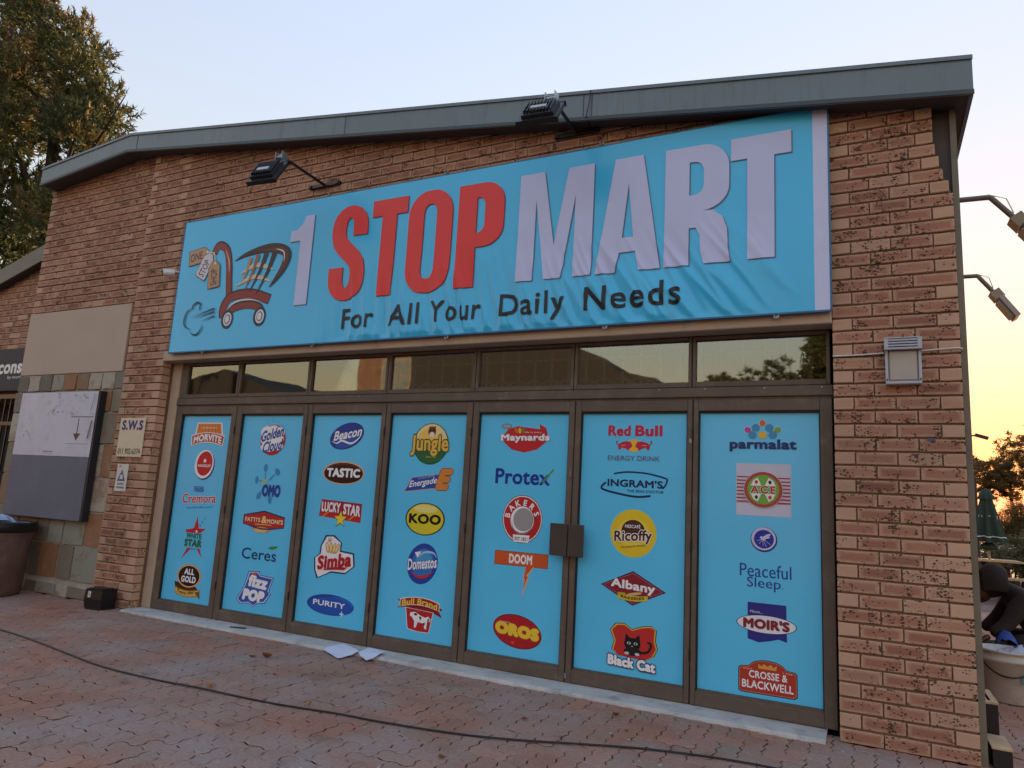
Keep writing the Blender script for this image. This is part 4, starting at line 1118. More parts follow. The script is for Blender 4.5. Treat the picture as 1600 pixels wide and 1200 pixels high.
# ------------------------------------------------------------------ the banner
BX0, BX1, BZ0, BZ1, BY = -6.535, -0.193, 2.632, 4.066, -0.062
def sm(a, b, x):
    t = min(1, max(0, (x - a) / (b - a))); return t * t * (3 - 2 * t)
def fold(x, z):
    """creases of the slack lower edge, fanning out to the right"""
    ez = sm(3.50, 2.76, z) * sm(BZ0 - 0.01, BZ0 + 0.05, z)
    ex = sm(-4.75, -3.7, x) * (1 - sm(-0.95, -0.45, x))
    lean = 0.10 + 0.55 * sm(-3.6, -0.9, x)
    u = x + lean * (z - BZ0)
    n = noise.noise((u * 5.1, z * 0.7, 3.0)) + 0.6 * noise.noise((u * 11.0, z * 0.9, 9.0))
    ridge = (1 - abs(n)) ** 3
    d = -0.036 * ez * ex * (ridge - 0.4)
    # two longer creases at the right end, and the soft belly of the sheet
    v = (x + 0.75 * (z - BZ0)) 
    d += -0.008 * math.exp(-((v + 0.32) / 0.05) ** 2) * sm(3.5, 3.2, z) * sm(BZ0, 2.9, z) * (1 - sm(-0.5, -0.3, x))
    d += 0.004 * noise.noise((x * 0.9, z * 1.1, 5.0)) + 0.0015 * noise.noise((x * 3.0 + z * 2, z * 2.0, 8.0))
    return d
ban = empty('banner', ((BX0 + BX1) / 2, BY, BZ0))
tag(ban, 'wide sky blue banner with red and pale lettering and a shopping cart above the doors', 'banner')
bcx, bcz = (BX0 + BX1) / 2, BZ0
NX, NZ = 560, 112
sheet = MB()
for j in range(NZ + 1):
    for i in range(NX + 1):
        x, z_ = BX0 + (BX1 - BX0) * i / NX, BZ0 + (BZ1 - BZ0) * j / NZ
        sheet.v.append((x - bcx, fold(x, z_), z_ - bcz))
for j in range(NZ):
    for i in range(NX):
        a = j * (NX + 1) + i
        sheet.f.append((a, a + 1, a + NX + 2, a + NX + 1)); sheet.mi.append(1 if i >= NX - 8 else 0)
M_ban = pmat('banner_blue', '#45c3f8', rough=0.22, var=0.05, scale=0.8, spec=0.5)
M_ban_w = pmat('banner_bare', '#c8d2f6', rough=0.34, var=0.03, spec=0.5)
so = sheet.build('sheet', [M_ban, M_ban_w], ban, smooth=True)
# board and tube frame behind the sheet
MB().box(BX0 + 0.004 - bcx, BX1 - 0.004 - bcx, 0.022, 0.05, 0.004, BZ1 - BZ0 - 0.004).build('backing_frame', M_steel, ban)
MB().box(BX0 - bcx - 0.006, BX1 - bcx + 0.004, -0.002, 0.024, -0.012, 0.0).box(BX0 - bcx - 0.006, BX1 - bcx + 0.004, -0.002, 0.024, BZ1 - BZ0, BZ1 - BZ0 + 0.008).box(BX1 - bcx, BX1 - bcx + 0.012, -0.002, 0.024, 0.0, BZ1 - BZ0).box(BX0 - bcx - 0.008, BX0 - bcx, -0.002, 0.024, 0.0, BZ1 - BZ0).build('edge_strip', pmat('banner_hem', '#2d6f9c', rough=0.5), ban)
for (x, z_) in ((-6.024, 2.613), (-4.567, 2.609), (-3.11, 2.608), (-1.724, 2.607), (-0.522, 2.608), (-4.568, 4.088), (-3.233, 4.096), (-1.804, 4.098), (-0.501, 4.098)):
    b_ = MB().tube([(x - bcx, 0.045, z_ - bcz), (x - bcx, 0.012, z_ - bcz)], 0.007, 8)
    b_.tube([(x - bcx + 0.015 * math.cos(t), 0.004, z_ - bcz + 0.015 * math.sin(t)) for t in [k_ * math.pi / 5 for k_ in range(11)]], 0.005, 6)
    b_.build('eye_bolt', M_steel, ban)

def wf(x, z): return fold(x + bcx, z + bcz)
def letter(shapes, name, edge='#7e86a8', cut=(0.011, 0.016)):
    """shapes: list of (verts, faces, colour) in metres on the banner"""
    A = Art(1, 1)
    for v, f, c in shapes: A.raw([(x - bcx, z_ - bcz) for x, z_ in v], f, c)
    return A.mesh(name, ban, 0, 0, -0.0050, step=0.0018, warp=wf, cut=cut)
def strip(pts):
    """outline polygon as one n-gon"""
    return list(pts), [tuple(range(len(pts)))]
def ribbon(outer, inner, closed=True):
    n = len(outer)
    rng_ = range(n) if closed else range(n - 1)
    return list(outer) + list(inner), [(i, (i + 1) % n, n + (i + 1) % n, n + i) for i in rng_]
def shift(v, dx, dz): return [(x + dx, z_ + dz) for x, z_ in v]
def grown(v, f, x0, x1, z0, z1, g):
    cx, cz = (x0 + x1) / 2, (z0 + z1) / 2
    return [(cx + (x - cx) * (1 + 2 * g / (x1 - x0)), cz + (z_ - cz) * (1 + 2 * g / (z1 - z0))) for x, z_ in v], f
Z0, Z1 = 3.023, 3.932
def arc_pts(cx, cz, rx, rz, a0, a1, n): return [(cx + rx * math.cos(math.radians(a0 + (a1 - a0) * i / n)), cz + rz * math.sin(math.radians(a0 + (a1 - a0) * i / n))) for i in range(n + 1)]
def oval(x0, x1, z0, z1, rx, rz):
    """superelliptic condensed O outline"""
    p = []
    for (cx, cz, a) in ((x1 - rx, z1 - rz, 0), (x0 + rx, z1 - rz, 90), (x0 + rx, z0 + rz, 180), (x1 - rx, z0 + rz, 270)):
        p += arc_pts(cx, cz, rx, rz, a, a + 90, 8)
    return p
def L_T(x0, x1, sw, bh):
    xm = (x0 + x1) / 2
    return [([(x0, Z1 - bh), (x1, Z1 - bh), (x1, Z1), (x0, Z1)], [(0, 1, 2, 3)]), ([(xm - sw / 2, Z0), (xm + sw / 2, Z0), (xm + sw / 2, Z1 - bh), (xm - sw / 2, Z1 - bh)], [(0, 1, 2, 3)])]
def L_O(x0, x1, sw):
    return [ribbon(oval(x0, x1, Z0 - 0.012, Z1 + 0.012, 0.20, 0.22), oval(x0 + sw, x1 - sw, Z0 + 0.115, Z1 - 0.115, 0.058, 0.09))]
def L_S(x0, x1, sw):
    # thick stroke following an S spine
    xm = (x0 + x1) / 2; h = sw / 2; w2 = (x1 - x0) / 2 - h
    zt, zb = Z1 - 0.005, Z0 + 0.005
    sp = [(xm + w2, Z1 - 0.30)] + arc_pts(xm, Z1 - 0.215, w2, 0.155, 0, 180, 10) + [(xm - w2, 3.66), (xm - w2 * 0.85, 3.585), (xm - w2 * 0.45, 3.525), (xm, 3.475), (xm + w2 * 0.5, 3.42), (xm + w2 * 0.87, 3.355), (xm + w2, 3.28)] + arc_pts(xm, Z0 + 0.205, w2, 0.155, 0, -180, 10) + [(xm - w2, Z0 + 0.31)]
    P = [Vector(p) for p in sp]; n = len(P); a, b = [], []
    for i in range(n):
        d = (P[min(i + 1, n - 1)] - P[max(0, i - 1)]).normalized(); o = Vector((-d.y, d.x))
        hh = h * (1.0 if 3.34 < P[i].y < 3.62 else 1 - 0.28 * d.x * d.x)
        a.append(tuple(P[i] + o * hh)); b.append(tuple(P[i] - o * hh))
    return [ribbon(a, b, closed=False)]
def L_P(x0, x1, sw, zb_):
    out = [(x0 + sw, Z1), (x1 - 0.2, Z1)] + arc_pts(x1 - 0.19, Z1 - 0.19, 0.19, 0.19, 90, 0, 7)[1:] + arc_pts(x1 - 0.19, zb_ + 0.17, 0.19, 0.17, 0, -90, 7) + [(x0 + sw, zb_)]
    inn = [(x0 + sw, Z1 - 0.125), (x1 - sw - 0.08, Z1 - 0.125)] + arc_pts(x1 - sw - 0.07, Z1 - 0.2, 0.07, 0.075, 90, 0, 7)[1:] + arc_pts(x1 - sw - 0.07, zb_ + 0.2, 0.07, 0.075, 0, -90, 7) + [(x0 + sw, zb_ + 0.125)]
    return [([(x0, Z0), (x0 + sw, Z0), (x0 + sw, Z1), (x0, Z1)], [(0, 1, 2, 3)]), ribbon(out, inn, closed=False)]
def L_R(x0, x1, sw):
    s_ = L_P(x0, x1 - 0.005, sw, 3.425)
    leg = [(x1 - sw - 0.055, 3.50), (x1 - 0.19, 3.425), (x1 - 0.115, 3.42), (x1 - 0.05, 3.36), (x1 - 0.018, 3.27), (x1 - 0.012, 3.12), (x1 + 0.005, Z0), (x1 - sw - 0.0, Z0), (x1 - sw - 0.025, 3.12), (x1 - sw - 0.03, 3.24), (x1 - sw - 0.06, 3.30), (x1 - sw - 0.12, 3.31), (x1 - sw - 0.12, 3.43)]
    s_[0] = s_[0]
    return s_ + [strip([(x0 + sw, 3.30), (x1 - sw - 0.06, 3.30), (x1 - sw - 0.03, 3.24), (x1 - sw - 0.025, 3.12), (x1 - sw, Z0), (x1 + 0.005, Z0), (x1 - 0.012, 3.12), (x1 - 0.018, 3.27), (x1 - 0.05, 3.36), (x1 - 0.115, 3.42), (x1 - 0.19, 3.4249), (x0 + sw, 3.4249)])]
def L_M(x0, x1, sw):
    xm = (x0 + x1) / 2
    return [strip([(x0, Z0), (x0 + sw, Z0), (x0 + sw, 3.70), (xm - 0.072, Z0), (xm + 0.072, Z0), (x1 - sw, 3.70), (x1 - sw, Z0), (x1, Z0), (x1, Z1), (x1 - 0.215, Z1), (xm, 3.30), (x0 + 0.215, Z1), (x0, Z1)])]
def L_A(x0, x1, sw):
    xm = (x0 + x1) / 2
    return [strip([(x0, Z0), (x0 + sw, Z0), (x0 + sw + 0.028, 3.175), (x1 - sw - 0.028, 3.175), (x1 - sw, Z0), (x1, Z0), (xm + 0.110, Z1), (xm - 0.110, Z1), (x0 + 0.0005, Z0 + 0.0005)][:8]),
            ]
def L_A2(x0, x1, sw):
    xm = (x0 + x1) / 2
    def ex(z_): return (x0 + (xm - 0.110 - x0) * (z_ - Z0) / (Z1 - Z0))
    l0, l1, l2 = ex(Z0), ex(3.175), ex(3.29)
    mir = lambda v: [(2 * xm - x, z_) for x, z_ in v]
    left = [(x0, Z0), (x0 + sw, Z0), (l1 + sw + 0.004, 3.175), (l2 + sw + 0.006, 3.29), (xm, 3.72), (xm, Z1), (xm - 0.110, Z1)]
    bar = [(l1 + sw + 0.004, 3.175), (xm, 3.175), (xm, 3.29), (l2 + sw + 0.006, 3.29)]
    return [strip(left), strip(bar), strip(mir(left)), strip(mir(bar))]
RDL, PALE = '#e23c3c', '#c2cdf4'
BLETTERS = [('S', L_S(-4.452, -4.036, 0.165), RDL), ('T', L_T(-3.992, -3.603, 0.160, 0.155), RDL), ('O', L_O(-3.583, -3.130, 0.160), RDL), ('P', L_P(-3.073, -2.630, 0.182, 3.365), RDL),
            ('M', L_M(-2.490, -1.850, 0.150), PALE), ('A', L_A2(-1.820, -1.318, 0.160), PALE), ('R', L_R(-1.290, -0.826, 0.178), PALE), ('T', L_T(-0.820, -0.418, 0.178, 0.165), PALE),
            ('1', [strip([(-4.848, 3.013), (-4.692, 3.013), (-4.692, 3.905), (-4.80, 3.905), (-4.835, 3.83), (-4.90, 3.775), (-4.978, 3.765), (-4.978, 3.66), (-4.848, 3.66)])], PALE)]
for nm, shp, col in BLETTERS:
    lay = []
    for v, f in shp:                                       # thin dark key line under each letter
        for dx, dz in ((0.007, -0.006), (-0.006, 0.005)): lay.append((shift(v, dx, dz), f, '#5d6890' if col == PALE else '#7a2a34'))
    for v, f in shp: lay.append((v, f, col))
    A = Art(1, 1)
    # same colour shares one layer depth
    def merge(ls):
        V, F = [], []
        for v, f in ls:
            n = len(V); V += v; F += [tuple(i + n for i in q) for q in f]
        return V, F
    n2 = len(shp)
    e1 = merge([(v, f) for k_, (v, f, c) in enumerate(lay[:2 * n2]) if k_ % 2 == 0]); e2 = merge([(v, f) for k_, (v, f, c) in enumerate(lay[:2 * n2]) if k_ % 2 == 1])
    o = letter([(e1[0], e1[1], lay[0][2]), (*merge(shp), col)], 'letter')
    o['label'] = 'big %s banner letter reading %s' % ('red' if col == RDL else 'pale lavender', nm)
# tagline, word by word
gx = -4.240
for word, xa, xb, desc in (('For', -4.240, -3.885, 0), ('All', -3.715, -3.395, 0), ('Your', -3.285, -2.800, 0), ('Daily', -2.615, -2.055, 1), ('Needs', -1.895, -1.160, 0)):
    A = Art(1, 1)
    v, f = glyphs(word, 0.016, 0.0, 3, 1.14)[:2]
    zb_ = 2.740 - (0.052 if desc else 0.0)
    v = [((xa + xb) / 2 + x * (xb - xa) / 2 - bcx, (zb_ + (y + 1) / 2 * (2.930 - zb_)) - bcz, k) for x, y, k in v]
    A.raw(v, f, '#1d1c24')
    o = A.mesh('tagline_word', ban, 0, 0, -0.0060, warp=wf, cut=(0.015, 0.022))
    o['label'] = 'black tagline word reading ' + word
# cart emblem with three price tags and a puff of smoke
C = Art(1, 1)
def bc(pts): return [(x - bcx, z_ - bcz) for x, z_ in pts]
BR, BRD, TAN, INK = '#8a2f2c', '#3a1c1e', '#d8b894', '#1d2a44'
C.curve(bc([(-6.03, 3.66), (-5.99, 3.735), (-5.92, 3.735), (-5.84, 3.67), (-5.79, 3.52), (-5.765, 3.35), (-5.74, 3.19)]), 0.092, BRD).curve(bc([(-6.025, 3.665), (-5.99, 3.725), (-5.92, 3.722), (-5.845, 3.66), (-5.80, 3.52), (-5.775, 3.35), (-5.75, 3.19)]), 0.070, BR)
C.curve(bc([(-5.87, 3.69), (-5.80, 3.56), (-5.775, 3.42)]), 0.016, '#d8b0a8', 'both')
C.curve(bc([(-5.79, 2.96), (-5.80, 3.06), (-5.74, 3.15), (-5.60, 3.185), (-5.40, 3.175), (-5.17, 3.10)]), 0.105, BRD).curve(bc([(-5.785, 2.97), (-5.795, 3.06), (-5.735, 3.145), (-5.60, 3.178), (-5.40, 3.168), (-5.175, 3.10)]), 0.082, BR)
C.curve(bc([(-5.74, 3.00), (-5.62, 3.055), (-5.45, 3.07), (-5.30, 3.03), (-5.26, 2.97)]), 0.085, BRD).curve(bc([(-5.735, 3.0), (-5.62, 3.05), (-5.45, 3.064), (-5.31, 3.025), (-5.27, 2.97)]), 0.062, BR)
C.curve(bc([(-5.76, 3.02), (-5.64, 3.105), (-5.46, 3.122), (-5.28, 3.085)]), 0.016, '#dfe6f0', 'both')
for (x, z_) in ((-5.722, 2.935), (-5.279, 2.935)):
    C.ell(x - bcx, z_ - bcz, 0.083, 0.098, INK).ell(x + 0.004 - bcx, z_ - bcz, 0.058, 0.070, '#d8dce6').ell(x + 0.004 - bcx, z_ - bcz, 0.042, 0.052, '#7c7f8a').ell(x - bcx, z_ - bcz, 0.028, 0.038, '#d8dce6')
# basket: big curved rim, tapering ribs, pale cross bands
C.curve(bc([(-5.62, 3.39), (-5.40, 3.47), (-5.15, 3.40)]), 0.045, '#e2c49c', 'both').curve(bc([(-5.66, 3.27), (-5.42, 3.35), (-5.17, 3.28)]), 0.045, '#e2c49c', 'both')
for (xa, za, xb, zb_, wd, c) in ((-5.49, 3.56, -5.59, 3.29, 0.055, '#b09078'), (-5.39, 3.58, -5.53, 3.22, 0.060, '#8a6c5c'), (-5.28, 3.59, -5.46, 3.20, 0.062, '#3a2a30'), (-5.17, 3.58, -5.36, 3.17, 0.065, '#3a1c1e')):
    C.curve(bc([(xa, za), ((xa + xb) / 2 + 0.02, (za + zb_) / 2), (xb, zb_)]), wd, c, True)
C.curve(bc([(-5.71, 3.545), (-5.55, 3.60), (-5.30, 3.635), (-5.10, 3.61), (-5.00, 3.54), (-5.03, 3.42), (-5.12, 3.30), (-5.20, 3.22)]), 0.105, BRD, 'both').curve(bc([(-5.40, 3.615), (-5.10, 3.60), (-5.02, 3.53), (-5.04, 3.42), (-5.12, 3.31)]), 0.065, '#5e2a2a', 'both').curve(bc([(-5.16, 3.615), (-5.05, 3.57), (-5.03, 3.46)]), 0.014, '#e8dcd8', 'both')
# tags
for (cx, cz, rot, c, word) in ((-6.27, 3.655, 8, '#b89270', 'ONE'), (-6.14, 3.53, 62, '#cfd0da', 'STOP'), (-5.99, 3.42, 96, '#b89270', 'SHOP')):
    ca, sa = math.cos(math.radians(rot)), math.sin(math.radians(rot))
    def tr_(x, z_): return (cx + x * ca - z_ * sa - bcx, cz + x * sa + z_ * ca - bcz)
    pts = [(-0.13, -0.08), (0.09, -0.08), (0.15, -0.03), (0.15, 0.03), (0.09, 0.08), (-0.13, 0.08)]
    C.poly([tr_(x * 1.06, z_ * 1.08) for x, z_ in pts], '#6a5244').poly([tr_(x, z_) for x, z_ in pts], c)
    gv, gf = glyphs(word, 0.01)[:2]
    C.raw([(*tr_(-0.02 + x * 0.09, z_ * 0.045), k) for x, z_, k in gv], gf, INK)
for p in ((-6.13, 3.69), (-6.08, 3.61), (-5.99, 3.55)): C.stroke(bc([(-6.02, 3.665), p]), 0.012, '#d8d0c4').ell(p[0] - bcx, p[1] - bcz, 0.014, 0.016, '#e0e0e6')
# smoke
C.curve(bc([(-6.13, 3.13), (-6.14, 3.05)]), 0.016, INK, 'both').curve(bc([(-6.13, 3.12), (-6.18, 3.145), (-6.235, 3.12), (-6.25, 3.08)]), 0.018, INK).curve(bc([(-6.235, 3.085), (-6.31, 3.06), (-6.35, 2.98), (-6.33, 2.90), (-6.235, 2.855)]), 0.020, INK, 'both').curve(bc([(-6.245, 2.845), (-6.19, 2.80), (-6.12, 2.81), (-6.075, 2.865), (-6.07, 2.905)]), 0.018, INK, 'both')
for (x0_, z0_, x1_, z1_) in ((-6.25, 2.985, -5.92, 3.065), (-6.19, 2.975, -5.91, 3.03), (-6.09, 2.935, -5.905, 2.985)): C.stroke(bc([(x1_, z1_), ((x0_ + x1_) / 2, (z0_ + z1_) / 2), (x0_, z0_)]), 0.016, INK, True)
o = C.mesh('cart_emblem', ban, 0, 0, -0.0030, step=0.0002, warp=wf)
o['label'] = 'dark red shopping cart drawing with three price tags'

# ------------------------------------------------------------------ small fittings on the shop front
def floodlight(x, z, L, label, tilt=40):
    t = empty('floodlight', (x, 0, z))
    tag(t, label, 'floodlight', 'floodlights over the banner')
    MB().cbox(-0.19, 0.19, -0.030, -0.004, -0.018, 0.018, 0.003).box(-0.185, -0.155, -0.042, -0.0305, -0.012, 0.012).box(0.155, 0.185, -0.042, -0.0305, -0.012, 0.012).build('wall_bracket', M_blackmetal, t)
    MB().tube([(0, -0.028, 0), (0, -L, 0.02)], 0.014, 8).build('arm', M_blackmetal, t)
    MB().box(-0.035, 0.035, -L - 0.04, -L + 0.01, 0.0, 0.012).tube([(-0.04, -L - 0.02, 0.022), (0.04, -L - 0.02, 0.022)], 0.014, 8).box(-0.042, -0.036, -L - 0.05, -L + 0.02, -0.02, 0.05).box(0.036, 0.042, -L - 0.05, -L + 0.02, -0.02, 0.05).build('joint', M_steel, t)
    a = math.radians(tilt)
    yw = math.radians(6); ax = Vector((math.cos(yw), math.sin(yw), 0)); ou = Vector((math.sin(yw), -math.cos(yw), 0))
    ay = ou * math.cos(a) + Vector((0, 0, -math.sin(a))); az = ou * math.sin(a) + Vector((0, 0, math.cos(a)))   # ay runs down the head, az is its back
    c = Vector((-0.03, -L - 0.02, -0.02)) + ay * 0.20
    h = MB().obox(c, ax, ay, az, 0.150, 0.135, 0.014)
    h.obox(c + az * 0.028, ax, ay, az, 0.120, 0.105, 0.015)
    hd = h.build('housing', pmat('charcoal_coat', '#2a2d33', rough=0.4, var=0.12, scale=12), t)
    for k_ in range(9):
        f = MB().obox(c + az * 0.054 + ax * (-0.1 + 0.025 * k_), ax, ay, az, 0.003, 0.09, 0.013)
        f.build('cooling_fin', M_blackmetal, hd)
    MB().obox(c + az * 0.045 + ay * 0.03, ax, ay, az, 0.06, 0.02, 0.0245).build('maker_plate', M_grey, hd)
    MB().obox(c - az * 0.0155, ax, ay, az, 0.132, 0.118, 0.0015).build('lens', pmat('lamp_lens', '#3c4048', rough=0.12), hd)
    for s_ in (1, -1): MB().obox(c - az * 0.003 + ay * 0.138 * s_, ax, ay, az, 0.158, 0.004, 0.02).build('rim', M_blackmetal, hd)
    return t
floodlight(-4.66, 4.222, 0.58, 'black floodlight on a wall arm above the left half of the banner', 58)
floodlight(-2.035, 4.247, 0.52, 'black floodlight in front of the grey roof edge above the middle of the banner', 52)
tag(MB().tube([(-1.87, -0.175, 4.50), (-1.875, -0.178, 4.40), (-1.90, -0.176, 4.28), (-1.905, -0.10, 4.262), (-1.93, -0.02, 4.262)], 0.004, 6).build('lamp_cable', M_black), 'thin black cable hanging down over the grey roof edge', 'cable')

cctv = empty('security_camera', (-6.60, -0.02, 3.51))
tag(cctv, 'small white bullet security camera at the left end of the banner', 'camera')
MB().tube([(0.02, 0.02, 0.02), (-0.02, -0.02, 0.02), (-0.06, -0.05, 0.0)], 0.012, 8).build('mount', M_white, cctv)
MB().tube([(-0.03, -0.03, 0.0), (-0.10, -0.115, -0.012)], 0.032, 14).tube([(-0.04, -0.03, 0.035), (-0.108, -0.122, 0.022)], 0.012, 8).build('housing', M_white, cctv)
MB().tube([(-0.099, -0.114, -0.012), (-0.104, -0.121, -0.013)], 0.026, 14).build('lens', M_black, cctv)

wl_ = empty('wall_lamp', (0.209, 0, 2.28))
tag(wl_, 'square white bulkhead lamp with louvred hood on the right brick pier', 'wall lamp')
fr = MB().cbox(-0.098, 0.098, -0.055, -0.002, -0.145, -0.128, 0.003).cbox(-0.098, -0.082, -0.055, -0.002, -0.128, 0.070, 0.003).cbox(0.082, 0.098, -0.055, -0.002, -0.128, 0.070, 0.003).cbox(-0.098, 0.098, -0.055, -0.002, 0.070, 0.140, 0.003)
fr.build('frame', M_grey, wl_)
hd = MB().cbox(-0.102, 0.102, -0.085, -0.0555, 0.066, 0.078, 0.002).cbox(-0.102, -0.078, -0.085, -0.0555, 0.078, 0.134, 0.002).cbox(0.078, 0.102, -0.085, -0.0555, 0.078, 0.134, 0.002)
for k_ in range(3): hd.cbox(-0.078, 0.078, -0.085, -0.060, 0.0845 + 0.017 * k_, 0.0955 + 0.017 * k_, 0.002)
hd.cbox(-0.102, 0.102, -0.085, -0.0555, 0.134, 0.142, 0.002)
hd.add([(-0.102, -0.085, 0.066), (-0.102, -0.0555, 0.066), (-0.102, -0.0555, 0.036)], [(0, 1, 2)]).add([(0.102, -0.085, 0.066), (0.102, -0.0555, 0.066), (0.102, -0.0555, 0.036)], [(0, 2, 1)])
hd.build('hood', M_grey, wl_)
MB().box(-0.078, 0.078, -0.058, -0.0556, 0.080, 0.133).build('hood_recess', M_bronze_dk, wl_)
MB().cbox(-0.081, 0.081, -0.049, -0.004, -0.127, 0.069, 0.010).build('diffuser', pmat('frosted_glass', '#a8a59f', rough=0.22, var=0.08, scale=5), wl_)
for (x, z_) in ((-0.090, -0.118), (0.090, -0.118)): MB().tube([(x, -0.0552, z_), (x, -0.058, z_)], 0.005, 8).build('screw', M_black, wl_)
tag(MB().tube([(-0.186, -0.010, 2.332), (-0.02, -0.010, 2.334), (0.105, -0.012, 2.340)], 0.0045, 6).build('wall_cable', M_white), 'white cable along a brick joint left of the bulkhead lamp', 'cable', 'white wall cables')
tag(MB().tube([(0.313, -0.012, 2.345), (0.42, -0.010, 2.352), (0.50, -0.010, 2.356), (0.524, -0.002, 2.352), (0.526, 0.06, 2.34)], 0.0045, 6).build('wall_cable', M_white), 'white cable from the bulkhead lamp round the corner of the pier', 'cable', 'white wall cables')
tag(MB().tube([(-9.345, 0.036, 3.635), (-8.7, 0.038, 3.628), (-8.0, 0.040, 3.632), (-7.31, 0.038, 3.622), (-7.31, -0.008, 3.621), (-7.0, -0.009, 3.60), (-6.70, -0.009, 3.545)], 0.0035, 6).build('wall_cable', pmat('mortar_stain', '#a8968a', rough=0.6)), 'pale mortar stained line along the brickwork above the plaster panel', 'cable', 'white wall cables')  # thin tube added to stand for a mortar stained line
tag(MB().cbox(0.322, 0.352, -0.0045, -0.0028, 1.792, 1.806, 0.001).build('paint_mark', pmat('blue_chalk', '#4f5c9c', rough=0.9)), 'small blue mark on a brick of the right pier', 'mark')

def sign_plate(name, x0, x1, z0, z1, y, mat, label, cat='sign', th=0.006):
    t = empty(name, ((x0 + x1) / 2, y, (z0 + z1) / 2))
    tag(t, label, cat)
    a, b = (x1 - x0) / 2, (z1 - z0) / 2
    MB().cbox(-a, a, -th, 0.0, -b, b, 0.002).build('plate', mat, t)
    return t, a, b
M_cream = pmat('cream_sheet', '#cdc6ae', rough=0.4, var=0.05, dirt=('#9a9078', 6, 0.3))
t, a, b = sign_plate('phone_sign', -7.222, -6.812, 1.530, 1.947, -0.006, M_cream, 'cream sign with blue initials and a phone number on the left brick pier')
A = Art(a, b); A.txt('S.W.S', 0.02, .62, 1.66, .52, '#1c2a78', .05); A.mesh('initials', t, 0, 0, -0.0068)
A = Art(a, b); A.txt('011 902-6374', 0, -.72, 1.76, .30, '#1b1b22', .015); A.mesh('phone_number', t, 0, 0, -0.0068)
t, a, b = sign_plate('security_sign', -7.165, -6.985, 1.165, 1.452, -0.006, pmat('sign_white', '#c9ccc4', rough=0.4), 'small white sign with a blue triangle below the cream sign')
A = Art(a, b); A.poly([(-.72, -.25), (.72, -.25), (0, .62)], '#2d5a9a').poly([(-.30, -.10), (.30, -.10), (.18, .22), (-.18, .22)], '#c9ccc4').txt('ARMED', 0, -.45, 1.2, .17, '#2d5a9a', .02).txt('RESPONSE', 0, -.72, 1.3, .15, '#2d5a9a', .02).rect(-.6, .78, -.3, .90, '#6a7a52')
A.mesh('print', t, 0, 0, -0.0068)

# notice board on the slate cladding
nb = empty('notice_board', (-8.31, 0.0, 0.815))
tag(nb, 'big notice board, scuffed white above and slate grey below, on the tiled wall', 'board')
MB().cbox(-0.735, 0.745, -0.062, 0.012, 0.0, 1.43, 0.004).build('frame', pmat('board_edge', '#1d222c', rough=0.5), nb)
M_slateb = pmat('slate_board', '#5a6476', rough=0.55, var=0.08, scale=3, dirt=('#727c8c', 4, 0.3))
M_whiteb = pmat('scuffed_white_board', '#b9c3d4', rough=0.4, var=0.05, scale=3, dirt=('#8b94a4', 9, 0.35))
MB().box(-0.730, 0.715, -0.0655, -0.0622, 0.004, 0.690).build('lower_panel', M_slateb, nb)
MB().box(-0.730, 0.715, -0.0665, -0.0622, 0.694, 1.426).build('upper_panel', M_whiteb, nb)
A = Art(0.72, 0.365)
A.stroke([(.62, .16), (.62, -.32)], .022, '#2b303a').poly([(.53, -.30), (.71, -.30), (.62, -.52)], '#2b303a').rect(.42, .20, .98, .225, '#4a5260').rect(.36, -.62, .96, -.605, '#7f8898').rect(-.2, -.88, .08, -.855, '#6f7786').rect(-.2, -.93, .05, -.92, '#8f97a6')
r_ = random.Random(4)
for k_ in range(34):
    x, y = r_.uniform(-.2, .75), r_.uniform(.25, .95)
    if r_.random() < .4: x, y = r_.uniform(-.9, -.1), r_.uniform(-.5, .7)
    A.stroke([(x, y), (x + r_.uniform(-.06, .06), y + r_.uniform(-.10, .10))], r_.uniform(.004, .016), '#8d96a6')
for (x, y) in ((.45, .9), (.95, .9), (.45, .32), (.95, .32)): A.rect(x - .03, y - .02, x + .03, y + .01, '#9aa2b0')
A.stroke([(.96, .85), (.90, .4)], .012, '#5d6573').stroke([(.97, .1), (.92, -.45)], .03, '#59616f')
A.mesh('marks', nb, -0.0075, 1.06, -0.0672)

# ------------------------------------------------------------------ on the ground in front
bin_ = empty('litter_bin', (-8.53, -0.43, 0))
tag(bin_, 'round brown concrete litter bin with black rim at the left edge', 'litter bin')
M_binc = pmat('aggregate_concrete', '#66504a', rough=0.9, var=0.25, scale=7, bump=0.8, bscale=45, dirt=('#43342f', 3, 0.6))
MB().lathe([(0.30, 0.0), (0.355, 0.0), (0.365, 0.03), (0.385, 0.35), (0.405, 0.70), (0.395, 0.715), (0.34, 0.715), (0.33, 0.3), (0.0, 0.28)], 40).build('body', M_binc, bin_, smooth=True)
MB().lathe([(0.408, 0.665), (0.422, 0.68), (0.426, 0.735), (0.415, 0.762), (0.395, 0.768), (0.372, 0.755), (0.362, 0.60)], 40).build('rim', M_black, bin_, smooth=True)
bag = MB()
for i in range(9):
    for j in range(9):
        u, v_ = i / 8 - .5, j / 8 - .5
        bag.v.append((u * 0.42 + 0.05, v_ * 0.36 - 0.02, 0.775 + 0.07 * (1 - 3.2 * (u * u + v_ * v_)) + 0.035 * noise.noise((u * 6, v_ * 6, 2.2))))
for i in range(8):
    for j in range(8):
        a_ = i * 9 + j; bag.f.append((a_, a_ + 9, a_ + 10, a_ + 1)); bag.mi.append(0)
o = bag.build('plastic_bag', pmat('thin_blue_plastic', '#9db8dc', rough=0.3, var=0.25, scale=9), None, smooth=False)
o.location = (-8.53, -0.43, 0)
tag(o, 'crumpled pale blue plastic bag on top of the litter bin', 'bag')

